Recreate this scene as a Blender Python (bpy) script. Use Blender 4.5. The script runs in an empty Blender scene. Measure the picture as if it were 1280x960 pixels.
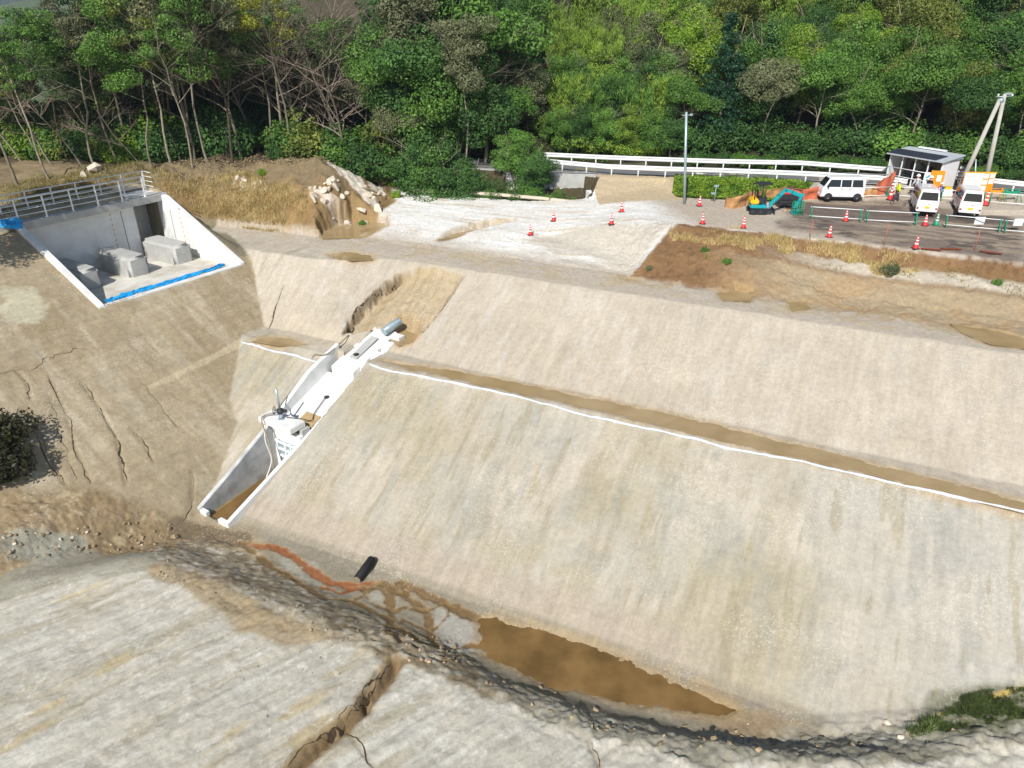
import bpy, bmesh, math, random
import numpy as np
from mathutils import Vector, Matrix
R = math.radians
SC = bpy.context.scene
COL = SC.collection
# ------------------------------------------------------------------ camera
FPX, PITCH, CAMZ = 904.0, 27.2, 11.5
cp, sp = math.cos(R(PITCH)), math.sin(R(PITCH))
cam = bpy.data.objects.new('camera', bpy.data.cameras.new('camera')); COL.objects.link(cam)
cam.data.sensor_width = 36; cam.data.lens = FPX / 1280 * 36
cam.data.clip_end = 20000; cam.data.clip_start = 0.5
cam.location = (0, 0, CAMZ); cam.rotation_euler = (R(90 - PITCH), 0, 0)
SC.camera = cam
# ------------------------------------------------------------------ world and sun
SUN_EL, SUN_AZ = 43.0, 199.0          # azimuth clockwise from +Y
w = bpy.data.worlds.new('World'); SC.world = w; w.use_nodes = True
nt = w.node_tree; bg = nt.nodes['Background']
sky = nt.nodes.new('ShaderNodeTexSky'); sky.sky_type = 'NISHITA'; sky.sun_disc = False
sky.sun_elevation = R(SUN_EL); sky.sun_rotation = R(SUN_AZ); sky.air_density = 1.0; sky.dust_density = 0.6
nt.links.new(sky.outputs[0], bg.inputs[0]); bg.inputs[1].default_value = 0.08
sl = bpy.data.lights.new('sun', 'SUN'); sl.energy = 4.9; sl.angle = R(0.5); sl.color = (1.0, 0.955, 0.89)
so = bpy.data.objects.new('sun', sl); COL.objects.link(so)
sd = Vector((math.sin(R(SUN_AZ)) * math.cos(R(SUN_EL)), math.cos(R(SUN_AZ)) * math.cos(R(SUN_EL)), math.sin(R(SUN_EL))))
so.rotation_euler = sd.to_track_quat('Z', 'Y').to_euler(); so.location = (0, 0, 60)
SC.view_settings.view_transform = 'Standard'; SC.view_settings.look = 'None'
SC.view_settings.exposure = 0.2; SC.view_settings.gamma = 1.0
SC.view_settings.use_curve_mapping = False
SC.render.resolution_x = 1024; SC.render.resolution_y = 768
SC.render.engine = 'CYCLES'
SC.cycles.max_bounces = 6; SC.cycles.transparent_max_bounces = 4; SC.cycles.diffuse_bounces = 3

rng = np.random.default_rng(7); random.seed(7)
# ------------------------------------------------------------------ tools: unprojection, noise, masks
def ray(px, py):
    a = (px - 640) / FPX; b = (py - 480) / FPX
    return np.array([a, cp - b * sp, -(sp + b * cp)])
def P(px, py, z):
    r = ray(px, py); D = (z - CAMZ) / r[2]
    return np.array([r[0] * D, r[1] * D, z])
def proj(x, y, z):
    dep = y * cp + (CAMZ - z) * sp; dn = (CAMZ - z) * cp - y * sp
    return 640 + FPX * x / dep, 480 + FPX * dn / dep, dep
def ss(a, b, x):
    t = np.clip((x - a) / (b - a), 0, 1); return t * t * (3 - 2 * t)
def _h(ix, iy, seed):
    n = (ix.astype(np.int64) * 374761393 + iy.astype(np.int64) * 668265263 + seed * 974634777) & 0xffffffff
    n = ((n ^ (n >> 13)) * 1274126177) & 0xffffffff
    return ((n ^ (n >> 16)) & 0xffff) / 65535.0
def vn(x, y, seed=0):
    x = np.asarray(x, float); y = np.asarray(y, float)
    ix = np.floor(x); iy = np.floor(y); fx = x - ix; fy = y - iy
    fx = fx * fx * (3 - 2 * fx); fy = fy * fy * (3 - 2 * fy)
    a = _h(ix, iy, seed); b = _h(ix + 1, iy, seed); c = _h(ix, iy + 1, seed); d = _h(ix + 1, iy + 1, seed)
    return (a * (1 - fx) + b * fx) * (1 - fy) + (c * (1 - fx) + d * fx) * fy
def fbm(x, y, seed=0, o=4):
    s = 0; a = 0.5; tot = 0
    for k in range(o):
        s = s + a * vn(x * 2 ** k + 13.7 * k, y * 2 ** k + 7.1 * k, seed + k); tot += a; a *= 0.55
    return s / tot
def sdf(poly, x, y):
    """signed distance, negative inside"""
    poly = np.asarray(poly, float)[:, :2]; n = len(poly)
    d2 = np.full(np.shape(x), 1e9); ins = np.zeros(np.shape(x), bool)
    for i in range(n):
        ax, ay = poly[i]; bx, by = poly[(i + 1) % n]
        ex, ey = bx - ax, by - ay; wx, wy = x - ax, y - ay
        t = np.clip((wx * ex + wy * ey) / (ex * ex + ey * ey + 1e-12), 0, 1)
        d2 = np.minimum(d2, (wx - ex * t) ** 2 + (wy - ey * t) ** 2)
        c = ((ay > y) != (by > y)) & (x < (bx - ax) * (y - ay) / (by - ay + 1e-12) + ax); ins ^= c
    d = np.sqrt(d2); return np.where(ins, -d, d)
def ldist(line, x, y):
    line = np.asarray(line, float); d2 = np.full(np.shape(x), 1e9)
    for i in range(len(line) - 1):
        ax, ay = line[i][:2]; bx, by = line[i + 1][:2]; ex, ey = bx - ax, by - ay
        t = np.clip(((x - ax) * ex + (y - ay) * ey) / (ex * ex + ey * ey + 1e-12), 0, 1)
        d2 = np.minimum(d2, (x - ax - ex * t) ** 2 + (y - ay - ey * t) ** 2)
    return np.sqrt(d2)
# ------------------------------------------------------------------ terrain shape
U = np.array([.905, -.425]); N = np.array([-.425, -.905])      # along the dam, down its face
QL = np.array([-17.0, 43.5]); QN = np.array([.83, -.55]); LL = np.array([-21.9, 36.4]); DV = np.array([.555, .832])
MOUND = [(-60, 46), (-31, 45.5), (-26, 50.0), (-22.4, 51.4), (-17, 49.6), (-13.0, 47.9), (-9.6, 51.5), (-8.6, 54.6), (-10, 60), (-16, 66), (-24, 75), (-60, 78)]
DROP = [(-8.2, 56.6), (-2, 54.6), (3, 53.0), (5.7, 52.2), (6.6, 55.6), (4, 56.3), (0, 57.0), (-3, 60), (-10, 72), (-18, 76), (-16, 66), (-10, 60.5)]
SPOIL = [(-60, 19), (-24, 20.6), (-19.7, 21.3), (-14.9, 22.8), (-9.5, 20.4), (-4.5, 18.1), (-1, 16.4), (3, 14.9), (8.5, 13.8), (12.5, 13.9), (18, 15.2), (40, 20), (40, -20), (-60, -20)]
def road_near(x): return np.interp(x, [-14, -4, 3.7, 10, 16, 26.2, 34, 60, 120], [63, 58.4, 56.6, 55.6, 54.4, 52.3, 49.6, 40, 12])
def H0(x, y):
    x = np.asarray(x, float); y = np.asarray(y, float)
    s = U[0] * x + U[1] * y; t = N[0] * x + N[1] * y
    wl = ss(-24, -31, s)
    up = -5.1 - (t + 29.8) * (.5 + .3 * wl)
    low = -5.1 - (t + 28.2) * .5
    C = np.interp(t, [-56, -48, -42, -39, -36, -30], [-.7, -.9, -1.4, -1.9, -2.0, -2.0])
    C = C * (1 - ss(.0, 10, x - (t + 43.5) * 1.8 * (t > -43.5)))
    C = np.where(t > -36.3, -2.0, C)
    e = .784 * (x - 6.85) - .62 * (y - 39.6)
    B = np.interp(t, [-46, -44.2, -43.3, -42.3, -41.4, -40.2, -39.4, -36], [0, 0, -.75, -.95, -1.3, -1.85, -1.95, -2.0])
    B2 = np.interp(t, [-46, -43.6, -42.6, -40.5, -38.9, -38.4, -36], [0, -.02, -.35, -1.0, -1.75, -1.95, -2.0])
    wx = ss(12, 19, x); BB = B2 * (1 - wx) + B * wx
    crest = np.where(e > 0, np.maximum(BB, -2.0), np.minimum(C, 0.0))
    # smooth the end of the bank
    wE = ss(-.5, .3, e) * ss(-46, -44, t); crest = np.where(t > -46, BB * wE + np.minimum(C, 0) * (1 - wE), crest)
    face = np.where(t < -29.8, np.minimum(crest, up), np.where(t < -28.2, -5.1, low))
    # left abutment
    q = QN[0] * (x - QL[0]) + QN[1] * (y - QL[1]); v = DV[0] * (x - LL[0]) + DV[1] * (y - LL[1])
    zq = np.interp(q, [-30, -7.9, 0, 6.7, 8.2, 10.5, 11.5], [1.2, 1.2, -2.5, -7.0, -7.5, -9.6, -9.9])
    zq = np.where(q > 0, zq, zq * (1 - ss(9.1, 11.2, v)) + np.minimum(zq, -2.3) * ss(9.1, 11.2, v))
    left = zq
    inl = q > -12
    face = np.where((v > 11.2) & (q < 0), face, np.maximum(face, left))
    # behind the spillway the dam crest does not exist
    face = np.where((v <= 9.1) & (q < 1.0) & (x < -15), left, face)
    floor = -9.65 + .18 * np.maximum(0, x - 9.5) * (x < 40) + 0 * x
    floor = np.minimum(floor, -5)
    z = np.where(y < 46, np.maximum(face, floor), face)
    # tall abutment shoulder beyond frame right keeps level
    # mound and wooded plateau
    dm = sdf(MOUND, x, y)
    top = 1.1 + .9 * ss(-25, -14, x) * ss(60, 52, y)
    k = np.clip(-dm / 5.2, 0, 1); k = k ** .8
    zm = -1.6 + (top + 1.6) * k
    z = np.where(dm < 0, np.maximum(z, zm), z)
    # lot and road bench
    yn = road_near(x)
    lot = .55 * ss(yn - 4.2, yn - 1.0, y); lot = np.where(x > 26, .3 * ss(yn - 9, yn - 3, y) + .2 * ss(yn - 2.5, yn, y), lot)
    ramp = -.75 + 1.3 * np.clip((y - 49.8) / 6.0, 0, 1)
    wr = ss(6.2, 7.2, x); wq = ss(10.6, 12.0, x)
    back = (y > 46) & (x > 5.5)
    z = np.where(back, np.where(x > 10.6, z * (1 - wq) + np.maximum(z, lot) * wq, z), z)
    z = np.where((y > 49.6) & (x > 5.5) & (x < 12.2), (z * (1 - ss(49.6, 50.6, y)) + ss(49.6, 50.6, y) * np.maximum(z, ramp)), z)
    z = np.where((y > yn - .3), .5, z) if False else z
    rd = ss(yn - 1.0, yn - .4, y) * (x > -14)
    z = np.where(x > 5.5, z * (1 - rd) + .5 * rd, z)
    # drop downstream of the crest
    dd = sdf(DROP, x, y); z = np.where(dd < 0, z * (1 - ss(0, -2.6, dd)) - 6.5 * ss(0, -2.6, dd), z)
    rd2 = ss(yn - .25, yn - .05, y) * (x > -12) * (x <= 5.5); z = z * (1 - rd2) + .5 * rd2
    # wooded hill behind the road
    yf = np.where(x > -2, yn + 5.6, 63.8 + (-2 - x) * 1.6)
    g = y - yf
    hill = .5 + .58 * g; hill = np.minimum(hill, 34 + .12 * (g - 57))
    z = np.where(g > 0, np.maximum(hill * 1.0, .5), z)
    # wooded plateau falls away to the plain
    dl = (g <= 0) & (x < -6) & (y > 74) | ((g <= 0) & (x < -60))
    plain = -4.0
    z = np.where((g <= 0) & (x < -2), z * (1 - ss(74, 100, y)) + plain * ss(74, 100, y), z)
    r = np.hypot(x, y)
    z = np.where(r > 500, np.minimum(z, 34), z)
    mt = ss(1100, 2300, r) * ss(60, -500, x) * (y > 0); z = z + mt * (90 + 75 * fbm(x / 320, y / 320, 4))
    # spoil heap in the foreground
    ds = sdf(SPOIL, x, y)
    sz = -8.25 - .045 * np.clip(-ds, 0, 12) - .02 * x * 0
    wv = 3.3 - .9 * ss(-6, 2, x) - .3 * ss(2, 6, x)
    ks = ss(wv, 0.0, ds); ks = ks ** 1.1
    z = np.where((ds < wv) & (y < 28), np.maximum(z, z * (1 - ks) + sz * ks) * 1.0, z)
    return z
def G(px, py, H=H0):
    r = ray(px, py); D = np.arange(14, 160, .12)
    hz = H(r[0] * D, r[1] * D); rz = CAMZ + r[2] * D; k = np.argmax(hz >= rz)
    if k == 0: k = len(D) - 1
    a, b = D[k - 1], D[k]
    for _ in range(14):
        m = .5 * (a + b)
        if H(r[0] * m, r[1] * m) >= CAMZ + r[2] * m: b = m
        else: a = m
    return np.array([r[0] * b, r[1] * b, CAMZ + r[2] * b])
def GP(pts): return [tuple(G(a, b)) for a, b in pts]

# ponds: (pixel outline on the photograph -> world), level
PONDS = []
def pond(name, pts, depth=.07, lift=0.0, lab='', z=None):
    g = np.array(GP(pts)); zz = (np.percentile(g[:, 2], 6) if z is None else z) + lift
    g = np.array([P(a, b, zz) for a, b in pts])
    PONDS.append((name, g, zz, depth, lab))
pond('water', [(604, 776), (620, 772), (700, 795), (760, 818), (820, 845), (870, 866), (925, 888), (905, 893), (850, 884), (800, 880), (760, 872), (700, 860), (650, 840), (615, 824), (600, 808)], lab='muddy_pond', z=-9.69)
pond('water', [(398, 290), (440, 276), (484, 278), (486, 287), (455, 297), (405, 298)])
pond('water', [(410, 318), (435, 315), (462, 319), (465, 325), (440, 326), (415, 321)])
pond('water', [(480, 452), (560, 462), (700, 490), (860, 523), (1000, 557), (1120, 588), (1285, 628), (1285, 641), (1120, 601), (980, 568), (860, 540), (720, 506), (620, 484), (520, 462)], z=-5.13)
pond('water', [(316, 426), (335, 421), (362, 423), (382, 430), (350, 432)], z=-5.12)
pond('water', [(898, 366), (918, 362), (942, 366), (935, 376), (906, 375)])
pond('water', [(590, 286), (612, 283), (640, 284), (606, 290), (560, 299), (548, 300), (566, 292)])
pond('water', [(494, 412), (505, 410), (522, 417), (516, 430), (500, 432), (490, 424)])
pond('water', [(1190, 405), (1225, 410), (1260, 416), (1285, 424), (1285, 436), (1240, 430), (1205, 416)])
pond('water', [(984, 378), (1008, 376), (1012, 386), (992, 388)])
# cracks and gullies (pixel polylines)
CR = []
def crack(pts, wd, dp): CR.append((np.array(GP(pts)), wd, dp))
crack([(103, 480), (118, 500), (133, 525), (145, 545), (152, 575), (157, 605)], .045, .28)
crack([(48, 540), (57, 560), (68, 585), (82, 604)], .05, .28)
crack([(20, 462), (34, 478), (39, 500)], .05, .25)
crack([(60, 465), (80, 510), (95, 560), (115, 604)], .035, .15)
crack([(62, 500), (75, 545), (95, 604)], .03, .08)
crack([(163, 535), (178, 552), (193, 578)], .035, .15)
crack([(178, 480), (205, 515), (245, 550)], .04, .1)
crack([(355, 355), (346, 375), (341, 395), (336, 410)], .04, .2)
crack([(580, 345), (568, 362), (558, 378), (545, 395), (528, 415)], .05, .25)
crack([(0, 470), (40, 458), (85, 440), (110, 436)], .05, .15)
crack([(494, 826), (478, 852), (462, 868), (452, 886), (425, 910), (398, 930), (362, 965)], .17, .6)
crack([(472, 838), (458, 862), (455, 876)], .09, .5)
crack([(735, 925), (742, 940), (752, 965)], .05, .2)
crack([(432, 912), (450, 935), (470, 962)], .05, .15)
crack([(240, 590), (240, 630), (226, 655)], .08, .2)
STREAMS = [([(262, 668), (300, 678), (340, 684), (362, 694), (385, 710), (410, 728), (446, 734), (470, 728)], .17, 'rust'),
           ([(400, 733), (425, 741), (446, 735)], .09, 'rust'),
           ([(225, 660), (262, 668), (300, 672)], .5, 'wet'),
           ([(300, 675), (322, 695), (335, 708), (352, 716), (380, 733), (405, 748), (440, 750), (470, 733)], .13, 'mud'),
           ([(470, 730), (486, 742), (490, 765), (484, 790), (500, 800)], .16, 'mud'),
           ([(475, 728), (500, 740), (520, 755), (535, 765), (538, 790), (545, 808)], .17, 'mud'),
           ([(440, 750), (465, 762), (485, 775), (520, 800)], .15, 'mud'),
           ([(535, 762), (558, 755)], .1, 'mud'), ([(500, 728), (545, 750), (590, 770), (625, 785)], .2, 'mud'),
           ([(565, 810), (590, 806), (615, 812)], .08, 'mud'), ([(490, 765), (505, 758), (535, 765)], .09, 'mud'), ([(484, 790), (505, 775), (538, 790)], .08, 'mud'), ([(538, 790), (560, 770), (562, 756)], .07, 'mud'), ([(505, 730), (512, 745), (500, 740)], .08, 'mud'), ([(452, 735), (462, 752), (490, 765)], .1, 'mud')]
STREAMS = [(np.array(GP(a)), b, c) for a, b, c in STREAMS]
GULL = np.array(GP([(430, 415), (436, 398), (455, 378), (475, 357), (498, 340), (520, 334), (545, 334), (578, 343), (560, 375), (545, 395), (525, 418), (505, 430), (485, 425), (470, 410)]))
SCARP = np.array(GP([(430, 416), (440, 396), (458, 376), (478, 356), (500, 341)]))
RUB1 = np.array(GP([(0, 612), (120, 612), (200, 640), (228, 660), (215, 690), (120, 690), (60, 700), (0, 712)]))
RUB2 = np.array(GP([(470, 785), (520, 790), (575, 805), (600, 830), (560, 835), (500, 825), (440, 800)]))
SCP = np.array(GP([(180, 690), (240, 668), (300, 690), (350, 715), (450, 765), (520, 805), (600, 835), (760, 900), (900, 920), (1060, 915), (1180, 900), (1285, 852), (1285, 930), (1150, 950), (1000, 955), (880, 948), (760, 925), (640, 880), (540, 842), (460, 810), (380, 790), (300, 760), (240, 728)]))
# outlet channel frame
OA = np.array([-13.9, 27.15]); AX = np.array([.5466, .8374]); BX = np.array([.8374, -.5466])
OL = 12.6                       # length up the slope
HWID = .92
def oloc(a, b): return OA[0] + AX[0] * a + BX[0] * b, OA[1] + AX[1] * a + BX[1] * b
# spillway frame: v along lip 0..8.65, q<0 into the bank
def bleft(a): return -1.2 - .05 * np.clip(a, 0, 11)
def sloc(v, q): return LL[0] + DV[0] * v + QN[0] * q, LL[1] + DV[1] * v + QN[1] * q
def H(x, y, detail=True):
    x = np.asarray(x, float); y = np.asarray(y, float)
    z = H0(x, y)
    s = U[0] * x + U[1] * y; t = N[0] * x + N[1] * y
    near = (y < 57) & (x > -35) & (x < 40)
    if detail:
        wild = np.maximum(np.clip(1 - np.abs(sdf(SCP, x, y)) / .6, 0, 1), sdf(SCP, x, y) < 0)
        rub = ss(.3, -.4, sdf(RUB1, x, y)); rub2 = ss(.4, -.3, sdf(RUB2, x, y))
        z = z + (fbm(x * .5, y * .5, 11) - .5) * .12
        z = z + (fbm((.92 * x - .4 * y) * 1.1, (.4 * x + .92 * y) * 1.5, 21, 7) - .5) * (.32 + .3 * ss(-2, 3, x)) * wild + (fbm(x * 5, y * 5, 22) - .5) * (.12 + .16 * ss(-2, 3, x)) * wild
        z = z + (fbm(x * 2.4, y * 2.4, 25, 6) - .45) * .26 * rub + (fbm(x * 8, y * 8, 26) - .5) * .14 * rub + (fbm(x * 6, y * 6, 27) - .4) * .3 * rub2
        # streaks down the faces
        z = z + ((vn(s * 3.2, t * .25, 31) - .5) * .035 + (fbm(x * 2.5, y * 2.5, 32, 5) - .5) * .05) * near
        # dozer gouges on the spoil
        sp_ = (sdf(SPOIL, x, y) < -.3)
        aa = .80 * x + .60 * y; bb = -.60 * x + .80 * y
        z = z + sp_ * ((fbm(bb * 1.6, aa * .18, 33) - .5) * .14 + (fbm(bb * 5, aa * .6, 37) - .5) * .07 + (fbm(x * 1.2, y * 1.2, 34, 6) - .5) * .12)
        # brown bank roughness
        bk = ss(-44.3, -43.6, t) * ss(-37.8, -38.8, t) * (x > 6.5) * (y > 30)
        z = z + bk * ((fbm(x * 1.2, y * 1.2, 35, 6) - .5) * .3 + (fbm(x * 6, y * 6, 36) - .5) * .1)
        # mound roughness
        dm = sdf(MOUND, x, y); mk = ss(0, -.8, dm) * (x > -60)
        z = z + mk * ((fbm(x * .7, y * .7, 41) - .5) * 1.0 + (fbm(x * 2.4, y * 2.4, 42) - .5) * .28)
        # tyre ruts on the crest
        ck = ss(-37, -39, t) * (dm > .3) * (x < 9) * (y > 36) * (y < 57) * (x > -20)
        z = z + ck * (fbm(s * .35, t * 2.6, 43) - .5) * .12
        q = QN[0] * (x - QL[0]) + QN[1] * (y - QL[1]); v = DV[0] * (x - LL[0]) + DV[1] * (y - LL[1])
        lk = ss(.2, 1, q) * ss(9, 7, q) * (x < -12); z = z + lk * (fbm(v * 2.0, q * .3, 44) - .5) * .07
    # eroded gully head
    dg = sdf(GULL, x, y) + .1 * (fbm(x * 2, y * 2, 51) - .5)
    if detail: dg = dg + .45 * (fbm(x * 3, y * 3, 52, 5) - .5)
    inner = ss(.1, -.24, dg); dsc = ldist(SCARP, x, y)
    z = z - inner * (.28 + .42 * np.exp(-(dsc / 1.3) ** 2)) - inner * (fbm(s * 2.2, t * .5, 53) - .5) * .10 - inner * (fbm(x * 2.5, y * 2.5, 57, 6) - .5) * .25
    for name, g, zz, dp, lab in PONDS:
        dpn = sdf(g, x, y)
        if detail: dpn = dpn + .5 * (fbm(x * 1.3, y * 1.3, 55) - .5) + .25 * (fbm(x * 5, y * 5, 56) - .5)
        m = ss(.25, -.25, dpn); z = z * (1 - m) + (zz - dp) * m
    for c, wd, dp in CR:
        wob = .6 * wd * (fbm(x * 3, y * 3, 61) - .5) * 2
        d = ldist(c, x, y) + wob; z = z - (dp if wd > .15 else dp * .3) * np.exp(-(d / max(wd, .07)) ** 2)
    for c, wd, kd in STREAMS:
        d = ldist(c, x, y) + .4 * (fbm(x * 2.5, y * 2.5, 63, 5) - .5); z = z - .035 * ss(wd * 1.2, wd * .8, d)
    # room for the outlet channel
    a = AX[0] * (x - OA[0]) + AX[1] * (y - OA[1]); b = BX[0] * (x - OA[0]) + BX[1] * (y - OA[1])
    oc = (b < .93) & (b > np.where(a > 10.1, -1.0, bleft(a) + .04)) & (a > .15) & (a < OL)
    z = np.where(oc, np.minimum(z, -10.6 + np.where(a > 5, (a - 5) * .5 + .3, 0)), z)
    v = DV[0] * (x - LL[0]) + DV[1] * (y - LL[1]); q = QN[0] * (x - QL[0]) + QN[1] * (y - QL[1])
    oc = (v > -.12) & (v < 8.75) & (q > np.where(v > 6.7, -9.2, -7.6)) & (q < -.12)
    z = np.where(oc, -3.6, z)
    return z
# ------------------------------------------------------------------ materials
def lin(c):
    c = np.asarray(c, float) / 255.0
    return tuple(np.where(c <= .04045, c / 12.92, ((c + .055) / 1.055) ** 2.4))
MATS = {}
def mat(name, col, rough=.7, var=.12, scale=6.0, metal=0.0, bump=0.0, bscale=40.0, spec=.4, objvar=0.0, dirt=None, coat=0.0):
    if name in MATS: return MATS[name]
    m = bpy.data.materials.new(name); m.use_nodes = True; MATS[name] = m
    n = m.node_tree.nodes; l = m.node_tree.links; b = n['Principled BSDF']
    b.inputs['Roughness'].default_value = rough; b.inputs['Metallic'].default_value = metal
    b.inputs['Specular IOR Level'].default_value = spec; b.inputs['Coat Weight'].default_value = coat
    geo = n.new('ShaderNodeNewGeometry')
    no = n.new('ShaderNodeTexNoise'); no.inputs['Scale'].default_value = scale; no.inputs['Detail'].default_value = 5
    l.new(geo.outputs['Position'], no.inputs['Vector'])
    r = n.new('ShaderNodeValToRGB'); r.color_ramp.elements[0].position = .3; r.color_ramp.elements[1].position = .72
    lo = [max(0, c * (1 - var)) for c in col]; hi = [min(1, c * (1 + var)) for c in col]
    if dirt: lo = dirt
    r.color_ramp.elements[0].color = (*lo, 1); r.color_ramp.elements[1].color = (*hi, 1)
    l.new(no.outputs['Fac'], r.inputs['Fac']); out = r.outputs['Color']
    if objvar:
        oi = n.new('ShaderNodeObjectInfo'); hs = n.new('ShaderNodeHueSaturation'); mr = n.new('ShaderNodeMapRange')
        mr.inputs['To Min'].default_value = 1 - objvar; mr.inputs['To Max'].default_value = 1 + objvar
        l.new(oi.outputs['Random'], mr.inputs['Value']); l.new(mr.outputs[0], hs.inputs['Value'])
        l.new(out, hs.inputs['Color']); out = hs.outputs['Color']
    l.new(out, b.inputs['Base Color'])
    if bump:
        n2 = n.new('ShaderNodeTexNoise'); n2.inputs['Scale'].default_value = bscale; n2.inputs['Detail'].default_value = 4
        l.new(geo.outputs['Position'], n2.inputs['Vector'])
        bp = n.new('ShaderNodeBump'); bp.inputs['Strength'].default_value = bump; bp.inputs['Distance'].default_value = .02
        l.new(n2.outputs['Fac'], bp.inputs['Height']); l.new(bp.outputs[0], b.inputs['Normal'])
    return m
def leafmat(name, col, var=.35, objvar=.25, trans=.3, yel=None):
    if name in MATS: return MATS[name]
    m = bpy.data.materials.new(name); m.use_nodes = True; MATS[name] = m
    n = m.node_tree.nodes; l = m.node_tree.links; n.remove(n['Principled BSDF']); o = n['Material Output']
    geo = n.new('ShaderNodeNewGeometry'); tc = n.new('ShaderNodeTexCoord')
    no = n.new('ShaderNodeTexNoise'); no.inputs['Scale'].default_value = 1.1; no.inputs['Detail'].default_value = 3
    l.new(tc.outputs['Object'], no.inputs['Vector'])
    r = n.new('ShaderNodeValToRGB'); r.color_ramp.elements[0].position = .3; r.color_ramp.elements[1].position = .7
    r.color_ramp.elements[0].color = (*[c * (1 - var) for c in col], 1)
    r.color_ramp.elements[1].color = (*(yel or [c * (1 + var) for c in col]), 1)
    l.new(no.outputs['Fac'], r.inputs['Fac'])
    oi = n.new('ShaderNodeObjectInfo'); hs = n.new('ShaderNodeHueSaturation'); mr = n.new('ShaderNodeMapRange')
    mr.inputs['To Min'].default_value = 1 - objvar; mr.inputs['To Max'].default_value = 1 + objvar
    ad = n.new('ShaderNodeMath'); ad.operation = 'MULTIPLY_ADD'; ad.inputs[1].default_value = .5
    l.new(geo.outputs['Random Per Island'], ad.inputs[0]); l.new(oi.outputs['Random'], ad.inputs[2])
    mu = n.new('ShaderNodeMath'); mu.operation = 'MULTIPLY'; mu.inputs[1].default_value = .667; l.new(ad.outputs[0], mu.inputs[0])
    l.new(mu.outputs[0], mr.inputs['Value']); l.new(mr.outputs[0], hs.inputs['Value']); l.new(r.outputs[0], hs.inputs['Color'])
    d = n.new('ShaderNodeBsdfPrincipled'); d.inputs['Roughness'].default_value = .55; d.inputs['Specular IOR Level'].default_value = .35
    t = n.new('ShaderNodeBsdfTranslucent'); mx = n.new('ShaderNodeMixShader'); mx.inputs[0].default_value = trans
    l.new(hs.outputs[0], d.inputs['Base Color']); l.new(hs.outputs[0], t.inputs['Color'])
    l.new(d.outputs[0], mx.inputs[1]); l.new(t.outputs[0], mx.inputs[2]); l.new(mx.outputs[0], o.inputs['Surface'])
    return m
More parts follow.
